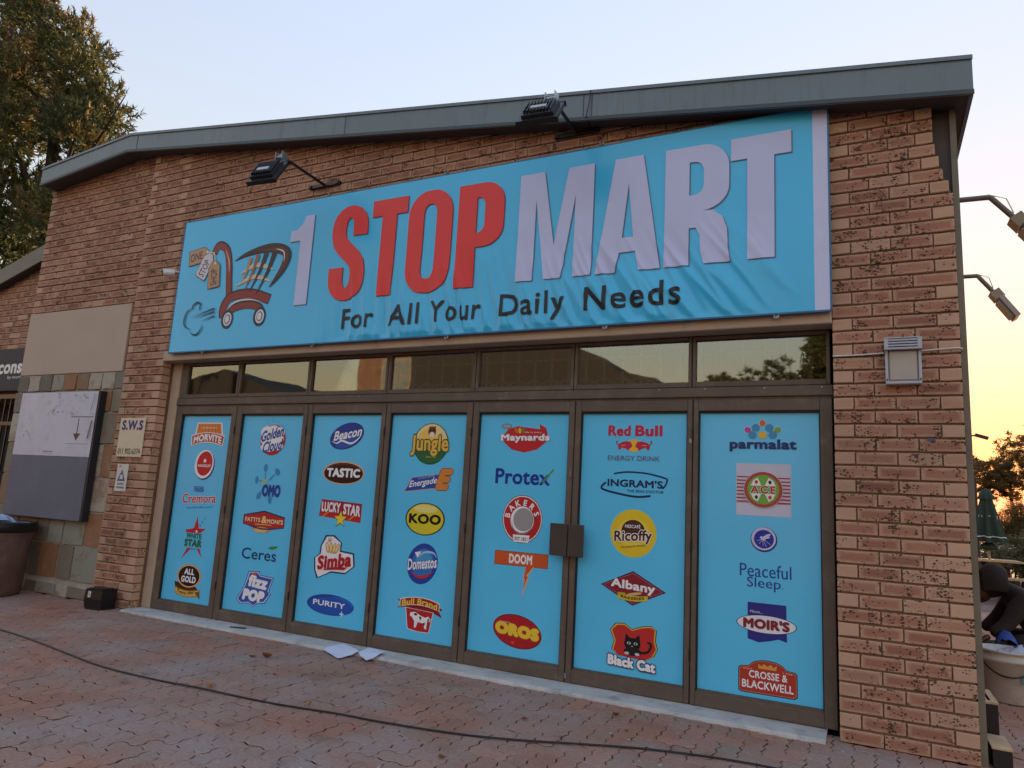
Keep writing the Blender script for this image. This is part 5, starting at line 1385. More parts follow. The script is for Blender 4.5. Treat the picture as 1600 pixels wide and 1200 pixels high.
bx = empty('bait_box', (-6.93, -0.14, 0), math.radians(4))
tag(bx, 'small black box with a white label at the foot of the left brick pier', 'box')
MB().prism_z([(-.118, -.075), (-.1, -.088), (.1, -.088), (.118, -.075), (.118, .08), (-.118, .08)], 0.0, 0.015).add(
    [(-.115, -.085, .015), (.115, -.085, .015), (.122, -.095, .10), (.118, -.088, .185), (-.118, -.088, .185), (-.122, -.095, .10), (-.115, .08, .015), (.115, .08, .015), (.12, .085, .10), (.116, .08, .185), (-.116, .08, .185), (-.12, .085, .10)],
    [(0, 1, 2, 5), (5, 2, 3, 4), (1, 7, 8, 2), (2, 8, 9, 3), (6, 0, 5, 11), (11, 5, 4, 10), (7, 6, 11, 8), (8, 11, 10, 9)]).build('body', M_black, bx)
MB().prism_z([(-.114, -.084), (.114, -.084), (.112, .078), (-.112, .078)], 0.1855, 0.196).prism_z([(-.095, -.065), (.095, -.065), (.093, .06), (-.093, .06)], 0.1962, 0.203).build('lid', M_black, bx)
MB().add([(-.075, -.0938, .115), (-.035, -.0938, .115), (-.035, -.0905, .172), (-.075, -.0905, .172)], [(0, 1, 2, 3)]).build('label', M_white, bx)
A = Art(.02, .028); A.rect(-.35, -.5, .35, .1, '#3a4a7a').rect(-.5, .35, .5, .5, '#555a66')
o = A.mesh('label_print', bx, -0.055, 0.143, -0.0946); 

cab = [(-9.5, -1.02), (-7.9, -1.18), (-6.462, -1.306), (-5.792, -1.382), (-4.847, -1.534), (-4.29, -1.546), (-3.794, -1.504), (-3.278, -1.47), (-2.801, -1.39), (-2.504, -1.356), (-2.118, -1.286), (-1.776, -1.174), (-1.144, -0.881), (-0.564, -0.749), (0.2, -0.80), (1.4, -1.0), (3.0, -1.1)]
pts = []
for i in range(len(cab) - 1):
    for k_ in range(6):
        t_ = k_ / 6
        c0, c1, c2, c3 = cab[max(i - 1, 0)], cab[i], cab[i + 1], cab[min(i + 2, len(cab) - 1)]
        q = [0.5 * (2 * c1[d] + (c2[d] - c0[d]) * t_ + (2 * c0[d] - 5 * c1[d] + 4 * c2[d] - c3[d]) * t_ * t_ + (3 * c1[d] - c0[d] - 3 * c2[d] + c3[d]) * t_ ** 3) for d in (0, 1)]
        pts.append((q[0], q[1], 0.008 + 0.003 * max(0, noise.noise((q[0] * 3, 0, 0)))))
tag(MB().tube(pts, 0.0055, 7).build('power_cable', pmat('cable_rubber', '#17181c', rough=0.45, var=0.2), smooth=True), 'long black cable lying across the red paving', 'cable')

M_paper = pmat('paper', '#d8def2', rough=0.7, var=0.03)
def sheet_of_paper(pts, label, z=0.024):
    m_ = MB(); n = 7
    for i in range(n):
        for j in range(n):
            u, v_ = i / (n - 1), j / (n - 1)
            x = (1 - u) * (1 - v_) * pts[0][0] + u * (1 - v_) * pts[1][0] + u * v_ * pts[2][0] + (1 - u) * v_ * pts[3][0]
            y = (1 - u) * (1 - v_) * pts[0][1] + u * (1 - v_) * pts[1][1] + u * v_ * pts[2][1] + (1 - u) * v_ * pts[3][1]
            m_.v.append((x, y, z + 0.012 * u * v_ + 0.010 * abs(noise.noise((u * 2.5, v_ * 2.5, x))) - 0.014 * min(1, max(0, -0.10 - y) / 0.05)))
    for i in range(n - 1):
        for j in range(n - 1):
            a_ = i * n + j; m_.f.append((a_, a_ + n, a_ + n + 1, a_ + 1)); m_.mi.append(0)
    tag(m_.build('paper_sheet', M_paper, smooth=True), label, 'paper', 'papers left on the door sill')
sheet_of_paper([(-4.02, -0.15), (-3.72, -0.32), (-3.70, -0.09), (-4.02, 0.11)], 'larger white sheet of paper lying on the door sill')
sheet_of_paper([(-3.70, -0.10), (-3.50, -0.25), (-3.50, -0.01), (-3.74, 0.10)], 'smaller folded white paper beside the larger sheet on the sill', 0.030)

M_leafd = pmat('dry_leaf', '#7a4a2c', rough=0.8, var=0.35, scale=30)
M_leafp = pmat('pale_dry_leaf', '#b09070', rough=0.8, var=0.3, scale=30)
def dry_leaf(x, y, s, rz, mat, label, curl=0.5):
    m_ = MB(); n = 7
    for i in range(n):
        t_ = i / (n - 1); wdt = s * 0.32 * math.sin(math.pi * min(0.98, 0.06 + t_)) ** 0.8
        for k_ in (-1, 0, 1):
            m_.v.append(((t_ - .5) * s, k_ * wdt, 0.004 + s * curl * (t_ - .5) ** 2 * 1.3 + abs(k_) * wdt * curl * 1.2))
    for i in range(n - 1):
        for k_ in range(2):
            a_ = i * 3 + k_; m_.f.append((a_, a_ + 3, a_ + 4, a_ + 1)); m_.mi.append(0)
    o = m_.build('dry_leaf', mat); o.scale = (0.62, 0.62, 0.62); o.location = (x, y, 0.002); o.rotation_euler = (0, 0, rz)
    tag(o, label, 'leaf', 'dry leaves on the paving')
dry_leaf(-4.16, -0.62, 0.13, 0.5, M_leafd, 'large curled orange brown leaf on the paving below the third door', 1.0)
dry_leaf(-4.26, -0.67, 0.09, 1.0, M_leafd, 'thin brown leaf just left of the large curled leaf')
dry_leaf(-3.80, -1.46, 0.09, 1.3, M_leafp, 'pale leaf caught on the black cable at the left', 1.4)
dry_leaf(-3.06, -1.36, 0.08, 1.6, M_leafp, 'pale leaf caught on the black cable below the middle doors', 1.4)
dry_leaf(-1.883, -0.788, 0.07, 0.2, M_leafd, 'dark leaf on the paving below the door handles')
dry_leaf(-1.45, -0.36, 0.08, 0.9, M_leafd, 'brown leaf on the paving near the sill of the sixth door', 0.9)
dry_leaf(-1.949, -1.621, 0.07, 0.3, M_leafd, 'brown leaf in front of the cable near the bottom edge')
dry_leaf(-1.30, -0.62, 0.05, -0.3, M_leafd, 'tiny dark leaf between the cable and the sixth door')
dry_leaf(-0.96, -0.26, 0.045, 0.8, M_leafd, 'tiny dark leaf close to the sill of the last door')
dry_leaf(-3.75, -0.95, 0.05, 0.4, M_leafd, 'small dark leaf on open paving below the middle door')
tag(MB().tube([(-5.22, -0.03, 0.024), (-5.12, -0.01, 0.027), (-5.07, 0.02, 0.024)], 0.007, 6).build('black_scrap', M_black), 'small black scrap on the sill below the second door', 'scrap')
# crumbs of litter and plaster: nobody could count them
r_ = random.Random(12); crumbs = MB()
for k_ in range(230):
    x, y = r_.uniform(-7.5, 0.4), r_.uniform(-2.6, -0.13)
    if r_.random() < 0.35: y = -0.12 - abs(r_.gauss(0, 0.05))
    s_ = r_.uniform(0.002, 0.0065)
    c = Vector((x, y, 0.001 + s_ * 0.3)); a_ = r_.uniform(0, 6.28)
    crumbs.obox(c, Vector((math.cos(a_), math.sin(a_), 0)), Vector((-math.sin(a_), math.cos(a_), 0)), Vector((0, 0, 1)), s_ * r_.uniform(0.6, 1.8), s_ * 0.6, s_ * 0.3, r_.choice((0, 0, 0, 1)))
o = crumbs.build('litter_crumbs', [pmat('crumb_white', '#b8b2a8', rough=0.9), M_leafd])
tag(o, 'scattered pale crumbs and bits of dry litter on the paving', 'litter', kind='stuff')

# ------------------------------------------------------------------ street lights on the side wall
def side_light(y, z, x1, x2, zdrop, hl, label):
    t = empty('side_light', (0.51, y, z))
    tag(t, label, 'street light', 'street lights on the side wall')
    ox = 0.51
    MB().tube([(0.0, 0, 0), (x1 - ox - 0.03, 0, -0.01), (x1 - ox, 0, -0.018), (x2 - ox, 0, -zdrop)], 0.021, 10).build('arm', pmat('galvanised_arm', '#6f6a62', rough=0.5, metal=0.3), t)
    d = Vector((x2 - x1, 0, -zdrop)).normalized(); ay = Vector((0, 1, 0)); az = d.cross(ay) * -1
    c = Vector((x2 - ox, 0, -zdrop)) + d * (hl * 0.5)
    MB().obox(c - d * hl * 0.36, d, ay, az, hl * 0.14, 0.07, 0.045).build('driver_box', pmat('lamp_box', '#8f8672', rough=0.5), t)
    MB().obox(c + d * hl * 0.12, d, ay, az, hl * 0.36, 0.115, 0.022).obox(c + d * hl * 0.12 + az * 0.034, d, ay, az, hl * 0.30, 0.08, 0.012).build('head', pmat('lamp_head', '#9a9a94', rough=0.45), t)
    MB().obox(c + d * hl * 0.14 - az * 0.0245, d, ay, az, hl * 0.28, 0.09, 0.002).build('lens', pmat('led_lens', '#c8c4b0', rough=0.25), t)
    MB().tube([Vector((x1 - ox - 0.02, 0, 0.012)), Vector(((x1 + x2) / 2 - ox + 0.03, 0, -zdrop * 0.35 + 0.03)), Vector((x2 - ox, 0, -zdrop + 0.04))], 0.005, 5).build('cable', M_white, t)
side_light(1.4, 3.875, 0.915, 1.055, 0.20, 0.36, 'upper and nearer street light on a pipe arm beside the shop, partly out of frame')
side_light(3.3, 3.825, 1.045, 1.165, 0.19, 0.34, 'lower street light on a pipe arm, wholly in view right of the shop')

# ------------------------------------------------------------------ neighbouring shop at the left
nbr = empty('neighbour_shop', (0, 0, 0))
tag(nbr, 'neighbouring brick shop with grey roof edge at the left', 'building')
NY = 0.62
def nz(x): return 4.21 + (x + 10.3) * 0.267
core = MB().prism_y([(-16, 2.30), (-9.30, 2.30), (-9.30, nz(-9.3)), (-16, nz(-16))], NY + 0.011, NY + 0.3).build('brick_wall', M_mortar, nbr)
lst = []
z, k = 2.40, 0
while z < 4.6:
    x = -12.4 + (0.1167 if k % 2 else 0)
    while x < -9.32:
        x1 = min(x + 0.2283, -9.305)
        if z < nz(x) - 0.02: lst.append((x, x1, z, z + CH - 0.0115, NY, rng.random() < 0.15))
        x += 0.2333
    z += CH; k += 1
joined('bricks', lst, core)
MB().prism_y([(-16, nz(-16) + 0.20), (-16, nz(-16) - 0.03), (-9.31, nz(-9.31) - 0.03), (-9.31, nz(-9.31) + 0.20)], NY - 0.14, NY - 0.12).build('fascia', pmat('olive_grey_sheet', '#62645c', rough=0.5, var=0.12), nbr)
MB().prism_y([(-16, nz(-16) + 0.18), (-16, nz(-16) - 0.01), (-9.32, nz(-9.32) - 0.01), (-9.32, nz(-9.32) + 0.18)], NY - 0.119, 7.5).build('roof', M_soffit, nbr)
MB().box(-16, -9.31, NY + 0.31, NY + 0.5, 0, 2.3).box(-16, -15.8, NY + 0.5, 7, 0, 2.6).build('rear_wall', M_dark, nbr)
sg = empty('shop_sign', (-10.6, NY - 0.03, 2.40))
tag(sg, 'dark grey shop sign with white lettering, cut off by the left edge', 'sign')
MB().cbox(-1.6, 1.28, -0.05, 0.02, 0.0, 0.60, 0.006).build('panel', pmat('sign_grey', '#33353f', rough=0.65, var=0.05), sg)
A = Art(0.36, 0.07); A.txt('consu', 0, 0, 2, 2, '#dfe2e8', .04, shear=.05)
A.mesh('lettering', sg, 0.09, 0.31, -0.0515)
A = Art(0.16, 0.028); A.txt('by mom', 0, 0, 2, 2, '#c4c8d0', .02)
A.mesh('small_lettering', sg, 0.15, 0.185, -0.0515)
gt = empty('steel_gate', (-10.6, NY - 0.02, 0.0))
tag(gt, 'black steel security gate under the grey sign at the left', 'gate')
MB().box(-1.5, 1.25, -0.02, 0.02, 2.30, 2.36).box(-1.5, 1.25, -0.02, 0.02, 1.93, 1.98).box(-1.5, 1.25, -0.02, 0.02, 0.06, 0.11).box(-1.5, 1.25, -0.02, 0.02, 1.0, 1.05).box(0.86, 0.93, -0.03, 0.03, 0.02, 2.34).box(0.95, 1.02, -0.03, 0.03, 0.02, 1.95).build('frame', M_blackmetal, gt)
for i in range(19):
    MB().box(-1.42 + i * 0.135, -1.402 + i * 0.135, -0.009, 0.009, 0.1, 2.31).build('bar', M_blackmetal, gt)
MB().box(0.90, 1.06, -0.05, -0.031, 1.10, 1.22).build('lock_box', M_blackmetal, gt)

# ------------------------------------------------------------------ things beyond the right corner
# two black crates with bare timber lips, stepped
def crate(x0, x1, y0, y1, z1, label):
    t = empty('timber_crate', ((x0 + x1) / 2, (y0 + y1) / 2, 0))
    tag(t, label, 'crate', 'black crates beside the pier')
    a, b = (x1 - x0) / 2, (y1 - y0) / 2
    M_blk = pmat('black_board', '#101218', rough=0.55, var=0.2)
    MB().box(-a, a, -b, -b + 0.02, 0.0, z1 - 0.012).build('side', M_blk, t)
    MB().box(-a, a, b - 0.02, b, 0.0, z1 - 0.012).build('side', M_blk, t)
    MB().box(-a, -a + 0.02, -b + 0.02, b - 0.02, 0.0, z1 - 0.012).build('side', M_blk, t)
    MB().box(a - 0.02, a, -b + 0.02, b - 0.02, 0.0, z1 - 0.012).build('side', M_blk, t)
    MB().box(-a + 0.02, a - 0.02, -b + 0.02, b - 0.02, 0.01, 0.03).build('base', M_blk, t)
    l = MB()
    l.box(-a - 0.004, a + 0.004, -b - 0.004, -b + 0.045, z1 - 0.0115, z1).box(-a - 0.004, a + 0.004, b - 0.045, b + 0.004, z1 - 0.0115, z1)
    l.box(a - 0.045, a + 0.004, -b + 0.045, b - 0.045, z1 - 0.0115, z1).box(-a - 0.004, -a + 0.045, -b + 0.045, b - 0.045, z1 - 0.0115, z1)
    l.build('lip', M_wood, t)
crate(0.575, 0.665, 0.02, 0.30, 0.115, 'lower black crate with bare timber lip at the foot of the right pier')
crate(0.575, 0.650, 0.34, 0.72, 0.285, 'taller black crate with bare timber lip behind the lower one')

bk = empty('paint_bucket', (0.935, 1.98, 0))
tag(bk, 'large dirty white plastic bucket with a wire handle near the right edge', 'bucket')
M_buck = pmat('stained_white_plastic', '#bdbcb8', rough=0.5, var=0.12, scale=6, dirt=('#6f6a64', 5, 0.55))
MB().lathe([(0.0, 0.004), (0.165, 0.004), (0.172, 0.012), (0.196, 0.30), (0.206, 0.302), (0.206, 0.325), (0.198, 0.328), (0.199, 0.365), (0.214, 0.368), (0.214, 0.382), (0.190, 0.384), (0.165, 0.03), (0.0, 0.02)], 36).build('body', M_buck, bk, smooth=True)
MB().tube([(0.21 * math.cos(t_), 0.21 * math.sin(t_) - 0.02 * math.sin((t_ - 3.4) / 2.4 * math.pi), 0.335 - 0.13 * math.sin((t_ - 3.4) / 2.4 * math.pi)) for t_ in [3.4 + 2.4 * i / 14 for i in range(15)]], 0.006, 6).build('handle', M_black, bk)
MB().add([(0.207 * math.cos(t_) * k_, 0.207 * math.sin(t_) * k_, z_) for t_ in (4.98, 5.12) for (k_, z_) in ((0.93, 0.16), (0.955, 0.215))], [(0, 2, 3, 1)]).build('sticker', pmat('teal_sticker', '#4f7f86', rough=0.5), bk)
rg = MB(); n = 11
for i in range(n):
    for j in range(n):
        u, v_ = i / (n - 1) * 2 - 1, j / (n - 1) * 2 - 1
        r_q = math.hypot(u, v_)
        rg.v.append((0.10 + u * 0.16, 0.02 + v_ * 0.15, 0.415 - 0.06 * min(1.2, r_q) ** 2 + 0.03 * noise.noise((u * 2.4, v_ * 2.4, 4))))
for i in range(n - 1):
    for j in range(n - 1):
        a_ = i * n + j; rg.f.append((a_, a_ + n, a_ + n + 1, a_ + 1)); rg.mi.append(1 if (i in (3, 5) and 2 < j < 8) else 0)
o = rg.build('cement_sack', [pmat('sack_white', '#a9b4c8', rough=0.6, var=0.15, scale=8), pmat('sack_print', '#26304c', rough=0.6)]); o.location = (0.935, 1.98, 0)
tag(o, 'crumpled white sack with dark print stuffed in the bucket', 'sack')

# person crouching behind the bucket: hooded jacket, head bowed to the left, arms reaching down
def skin_body(name, verts, edges, rad, mat, parent, root=0, sub=2):
    me = bpy.data.meshes.new(name); me.from_pydata(verts, edges, []); me.materials.append(mat); me.update()
    o = link(name, me, parent)
    sk = o.modifiers.new('skin', 'SKIN'); sk.use_smooth_shade = True
    sl = me.skin_vertices[0].data if me.skin_vertices else None
    if sl is None:
        bpy.context.view_layer.objects.active = o
        bpy.ops.mesh.customdata_skin_add()
        sl = me.skin_vertices[0].data
    for i, r_q in enumerate(rad): sl[i].radius = (r_q, r_q) if not isinstance(r_q, tuple) else r_q
    sl[root].use_root = True
    sb = o.modifiers.new('sub', 'SUBSURF'); sb.levels = sb.render_levels = sub
    return o
pe = empty('person', (1.20, 2.70, 0)); pe.scale = (1.18, 1.18, 1.18)
tag(pe, 'person in a dark hooded jacket crouching bent over behind the white bucket', 'person')
M_jack = pmat('dark_brown_fleece', '#231b19', rough=0.9, var=0.25, scale=9, bump=0.5, bscale=70)
M_skin = pmat('dark_skin', '#4a2f24', rough=0.5, var=0.1)
M_trou = pmat('dark_trousers', '#20222a', rough=0.9, var=0.2)
V = [(0.16, 0.0, 0.30),          # 0 pelvis
     (0.08, 0.0, 0.47),          # 1 waist
     (-0.05, 0.0, 0.60),         # 2 chest
     (-0.14, 0.0, 0.665),        # 3 neck
     (-0.215, 0.0, 0.695),       # 4 head back
     (-0.285, -0.01, 0.66),      # 5 head front
     (-0.06, -0.17, 0.60), (-0.16, -0.22, 0.44), (-0.27, -0.27, 0.36),          # 6-8 near arm
     (-0.06, 0.17, 0.60), (-0.16, 0.22, 0.44), (-0.27, 0.18, 0.34),             # 9-11 far arm
     (0.14, -0.12, 0.29), (-0.14, -0.20, 0.33), (-0.02, -0.20, 0.06),           # 12-14 near leg: hip, knee, ankle
     (0.14, 0.12, 0.29), (-0.14, 0.20, 0.33), (-0.02, 0.20, 0.06),              # 15-17 far leg
     (-0.12, -0.21, 0.035), (-0.12, 0.21, 0.035)]                               # toes
E_ = [(0, 1), (1, 2), (2, 3), (3, 4), (4, 5), (2, 6), (6, 7), (7, 8), (2, 9), (9, 10), (10, 11), (0, 12), (12, 13), (13, 14), (14, 18), (0, 15), (15, 16), (16, 17), (17, 19)]
Rr = [0.15, 0.15, 0.145, 0.075, 0.112, 0.085, 0.075, 0.052, 0.04, 0.075, 0.052, 0.04, 0.095, 0.072, 0.05, 0.095, 0.072, 0.05, 0.04, 0.04]
skin_body('body', V, E_, Rr, M_jack, pe)
# hood drawn over the head, with a thick front edge
hood = MB()
for i in range(9):
    th = math.radians(-110 + 220 * i / 8)
    for j in range(7):
        ph = j / 6
        c = Vector((-0.13 - 0.155 * ph, -0.004, 0.675 + 0.03 * math.sin(ph * 3.0) - 0.01 * ph))
        r_q = 0.118 + 0.022 * math.sin(ph * math.pi) - 0.008 * ph
        hood.v.append(tuple(c + Vector((0.0, math.sin(th) * r_q, math.cos(th) * r_q * 1.06))))
for i in range(8):
    for j in range(6):
        a_ = i * 7 + j; hood.f.append((a_, a_ + 1, a_ + 8, a_ + 7)); hood.mi.append(0)
o = hood.build('hood', M_jack, pe, smooth=True)
sd_ = o.modifiers.new('thick', 'SOLIDIFY'); sd_.thickness = 0.014
sb_ = o.modifiers.new('sub', 'SUBSURF'); sb_.levels = sb_.render_levels = 1
# face: skin oval with nose, brow and mouth inside the hood
fc = MB()
fc.lathe([(0.0, -0.098), (0.04, -0.088), (0.066, -0.05), (0.074, 0.0), (0.07, 0.045), (0.045, 0.085), (0.0, 0.10)], 16)
fm = fc.build('face', M_skin, pe, smooth=True); fm.location = (-0.305, -0.01, 0.648); fm.rotation_euler = (0, math.radians(-35), 0)
MB().add([(-0.078, 0, 0.022), (-0.070, -0.014, -0.022), (-0.100, 0, -0.018), (-0.070, 0.014, -0.022)], [(0, 1, 2), (0, 2, 3), (1, 3, 2)]).build('nose', M_skin, fm)
MB().box(-0.079, -0.066, -0.022, 0.022, -0.052, -0.044).build('mouth', pmat('lips', '#3a1f1c', rough=0.5), fm)
for s_ in (-1, 1): MB().tube([(-0.060, s_ * 0.028, 0.022), (-0.071, s_ * 0.027, 0.022)], 0.010, 8).build('eye', pmat('eye_white', '#8a8480', rough=0.3), fm)
# hands with five bent fingers, reaching into the bucket
def hand(x, y, z, s_):
    hv = [(0, 0, 0), (-0.045, 0, -0.03), (-0.085, 0, -0.055)]; he = [(0, 1), (1, 2)]; hr = [0.022, (0.034, 0.018), (0.036, 0.015)]
    for k_, (dy, ln) in enumerate(((-0.027, 0.058), (-0.009, 0.068), (0.009, 0.064), (0.027, 0.050))):
        b0 = len(hv)
        hv += [(-0.092, dy, -0.060), (-0.092 - ln * 0.55, dy * 1.1, -0.075), (-0.092 - ln * 0.85, dy * 1.1, -0.075 - ln * 0.45)]
        he += [(2, b0), (b0, b0 + 1), (b0 + 1, b0 + 2)]; hr += [0.010, 0.009, 0.007]
    b0 = len(hv)
    hv += [(-0.055, s_ * 0.040, -0.040), (-0.085, s_ * 0.058, -0.062), (-0.105, s_ * 0.058, -0.085)]; he += [(1, b0), (b0, b0 + 1), (b0 + 1, b0 + 2)]; hr += [0.012, 0.010, 0.008]
    h_ = skin_body('hand', hv, he, hr, M_skin, pe, sub=1); h_.location = (x, y, z)
hand(-0.275, -0.275, 0.355, 1); hand(-0.275, 0.175, 0.335, -1)
gl = MB()
for i in range(8):
    for j in range(8):
        u, v_ = i / 7 - .5, j / 7 - .5
        gl.v.append((u * 0.17, v_ * 0.14, 0.05 + 0.07 * (1 - 4 * u * u) * (1 - 4 * v_ * v_) + 0.03 * noise.noise((u * 8, v_ * 8, 1)) - 0.07 * (abs(u) * 2) ** 3))
for i in range(7):
    for j in range(7):
        a_ = i * 8 + j; gl.f.append((a_, a_ + 8, a_ + 9, a_ + 1)); gl.mi.append(0)
o = gl.build('blue_cloth', pmat('blue_cloth', '#2c4f9e', rough=0.8, var=0.3, scale=12), None, smooth=True); o.location = (0.98, 2.36, 0.36)
tag(o, 'crumpled bright blue cloth held by the crouching person', 'cloth')
# a grey basin on the ground that carries the cloth, half hidden by the pier
bs = empty('grey_basin', (0.93, 2.40, 0))
tag(bs, 'dark grey plastic basin behind the white bucket, half hidden by the pier', 'basin')
MB().lathe([(0.0, 0.004), (0.15, 0.004), (0.16, 0.02), (0.175, 0.33), (0.19, 0.345), (0.19, 0.36), (0.172, 0.362), (0.155, 0.03), (0.0, 0.02)], 28).build('body', pmat('grey_plastic', '#4f5056', rough=0.5), bs, smooth=True)
MB().lathe([(0.0, 0.365), (0.165, 0.355)], 28).build('contents', M_dark, bs)

# picnic table with a folded parasol through it
def picnic(x, y, rz, label):
    t = empty('picnic_table', (x, y, 0), rz)
    tag(t, label, 'table', 'picnic tables')
    for k_ in range(6):
        MB().box(-0.85, 0.85, -0.36 + k_ * 0.123, -0.255 + k_ * 0.123, 0.70, 0.735).build('plank', M_wood, t)
    for s_ in (-1, 1):
        for k_ in range(2):
            y0_ = s_ * 0.72 - 0.13 + k_ * 0.135
            MB().box(-0.85, 0.85, y0_, y0_ + 0.12, 0.42, 0.455).build('seat_plank', M_wood, t)
    for sx in (-1, 1):
        L_ = MB().box(sx * 0.62 - 0.04, sx * 0.62 + 0.04, -0.36, 0.36, 0.62, 0.698).box(sx * 0.62 - 0.035, sx * 0.62 + 0.035, -0.84, 0.84, 0.33, 0.418).box(sx * 0.62 - 0.034, sx * 0.62 + 0.034, -0.55, 0.55, 0.0, 0.09)
        L_.box(sx * 0.62 - 0.06, sx * 0.62 + 0.06, -0.22, 0.22, 0.09, 0.33).box(sx * 0.62 - 0.05, sx * 0.62 + 0.05, -0.16, 0.16, 0.418, 0.62)
        L_.build('trestle', M_darkwood, t)
        a_ = Vector((0.30 * -sx, 0, 0.30)).normalized()
        MB().obox((sx * 0.40, 0, 0.52), a_, Vector((0, 1, 0)), a_.cross(Vector((0, 1, 0))), 0.22, 0.03, 0.025).build('brace', M_darkwood, t)
    return t
picnic(1.62, 11.3, math.radians(4), 'weathered picnic table under the folded green parasol')
pr = empty('parasol', (1.99, 11.25, 0))
tag(pr, 'folded dark green parasol with white stripes standing through the picnic table', 'parasol')
MB().tube([(0, 0, 0), (0, 0, 2.02)], 0.022, 10).build('pole', pmat('pale_pole', '#9a948a', rough=0.5), pr)
NP = 40
def canopy(zs_, rs, amp):
    m_ = MB()
    for (zz, rr, aa) in zip(zs_, rs, amp):
        for k_ in range(NP):
            th = 2 * math.pi * k_ / NP
            r_q = rr * (1 + aa * math.cos(8 * th + 0.6)) 
            m_.v.append((r_q * math.cos(th), r_q * math.sin(th), zz - 0.03 * aa * math.cos(8 * th + 0.6)))
    for i in range(len(zs_) - 1):
        for k_ in range(NP):
            a_, b_ = i * NP + k_, i * NP + (k_ + 1) % NP
            m_.f.append((a_, b_, b_ + NP, a_ + NP)); m_.mi.append(1 if i in (5,) else 0)
    return m_
M_green = pmat('bottle_green_canvas', '#1d362c', rough=0.75, var=0.12, scale=5)
canopy([2.04, 2.0, 1.86, 1.6, 1.35, 1.16, 1.145, 1.05], [0.01, 0.05, 0.09, 0.14, 0.19, 0.235, 0.238, 0.255], [0, .05, .12, .24, .3, .3, .3, .3]).build('canopy', [M_green, M_white], pr, smooth=True)
canopy([2.05, 2.02, 1.90, 1.84], [0.01, 0.07, 0.115, 0.125], [0, .05, .15, .2]).build('cap', M_green, pr, smooth=True)
MB().lathe([(0.05, 1.05), (0.15, 0.98), (0.16, 0.92), (0.03, 0.9)], 16).build('valance', M_green, pr, smooth=True)
for ch, dx in (('N', -0.12), ('T', 0.0), ('N', 0.12)):
    A = Art(0.03, 0.04); A.txt(ch, 0, 0, 2, 2, '#c8d0cc', .03); A.mesh('letter', pr, dx, 1.50, -0.175 + abs(dx) * 0.45)

# car, only its nose shows at the right edge
cr = empty('parked_car', (5.75, 22.3, 0), math.radians(188))
tag(cr, 'dark parked car with a pale shining bonnet at the right edge', 'car')
M_car = pmat('grey_car_paint', '#565b64', rough=0.2, metal=0.4, var=0.03, spec=0.6)
body = [(-2.1, 0.45), (-2.05, 0.78), (-1.9, 0.92), (-0.95, 1.0), (0.95, 0.98), (1.75, 0.88), (2.05, 0.72), (2.1, 0.42), (2.0, 0.22), (-2.0, 0.22)]
cab_ = [(-1.75, 0.94), (-1.2, 1.42), (0.1, 1.46), (0.95, 0.985)]
def carbox(prof, w0, w1, name, mat, zmid=0.9):
    m_ = MB(); n = len(prof)
    for s_ in (-1, 1):
        for (x, z_) in prof: m_.v.append((x, s_ * (w0 if z_ < zmid else w1), z_))
    m_.f += [tuple(range(n)), tuple(range(2 * n - 1, n - 1, -1))] + [(i, i + n, (i + 1) % n + n, (i + 1) % n) for i in range(n)]; m_.mi += [0] * (n + 2)
    o = m_.build(name, mat, cr)
    bv = o.modifiers.new('round', 'BEVEL'); bv.width = 0.06; bv.segments = 3
    return o
carbox(body, 0.86, 0.80, 'body', M_car)
carbox(cab_, 0.74, 0.60, 'cabin', pmat('car_glass', '#14181c', rough=0.08), 1.1)
for (x, y) in ((-1.3, -0.82), (-1.3, 0.82), (1.3, -0.82), (1.3, 0.82)):
    wh = MB().tube([(x, y - 0.10, 0.31), (x, y + 0.10, 0.31)], 0.31, 24).build('wheel', M_black, cr)
    MB().tube([(x, y - 0.108, 0.31), (x, y + 0.108, 0.31)], 0.19, 16).build('rim', M_steel, wh)
for s_ in (-1, 1): MB().box(1.98, 2.09, s_ * 0.62 - 0.17, s_ * 0.62 + 0.17, 0.62, 0.76).build('headlight', pmat('headlight_lens', '#d8dade', rough=0.1), cr)

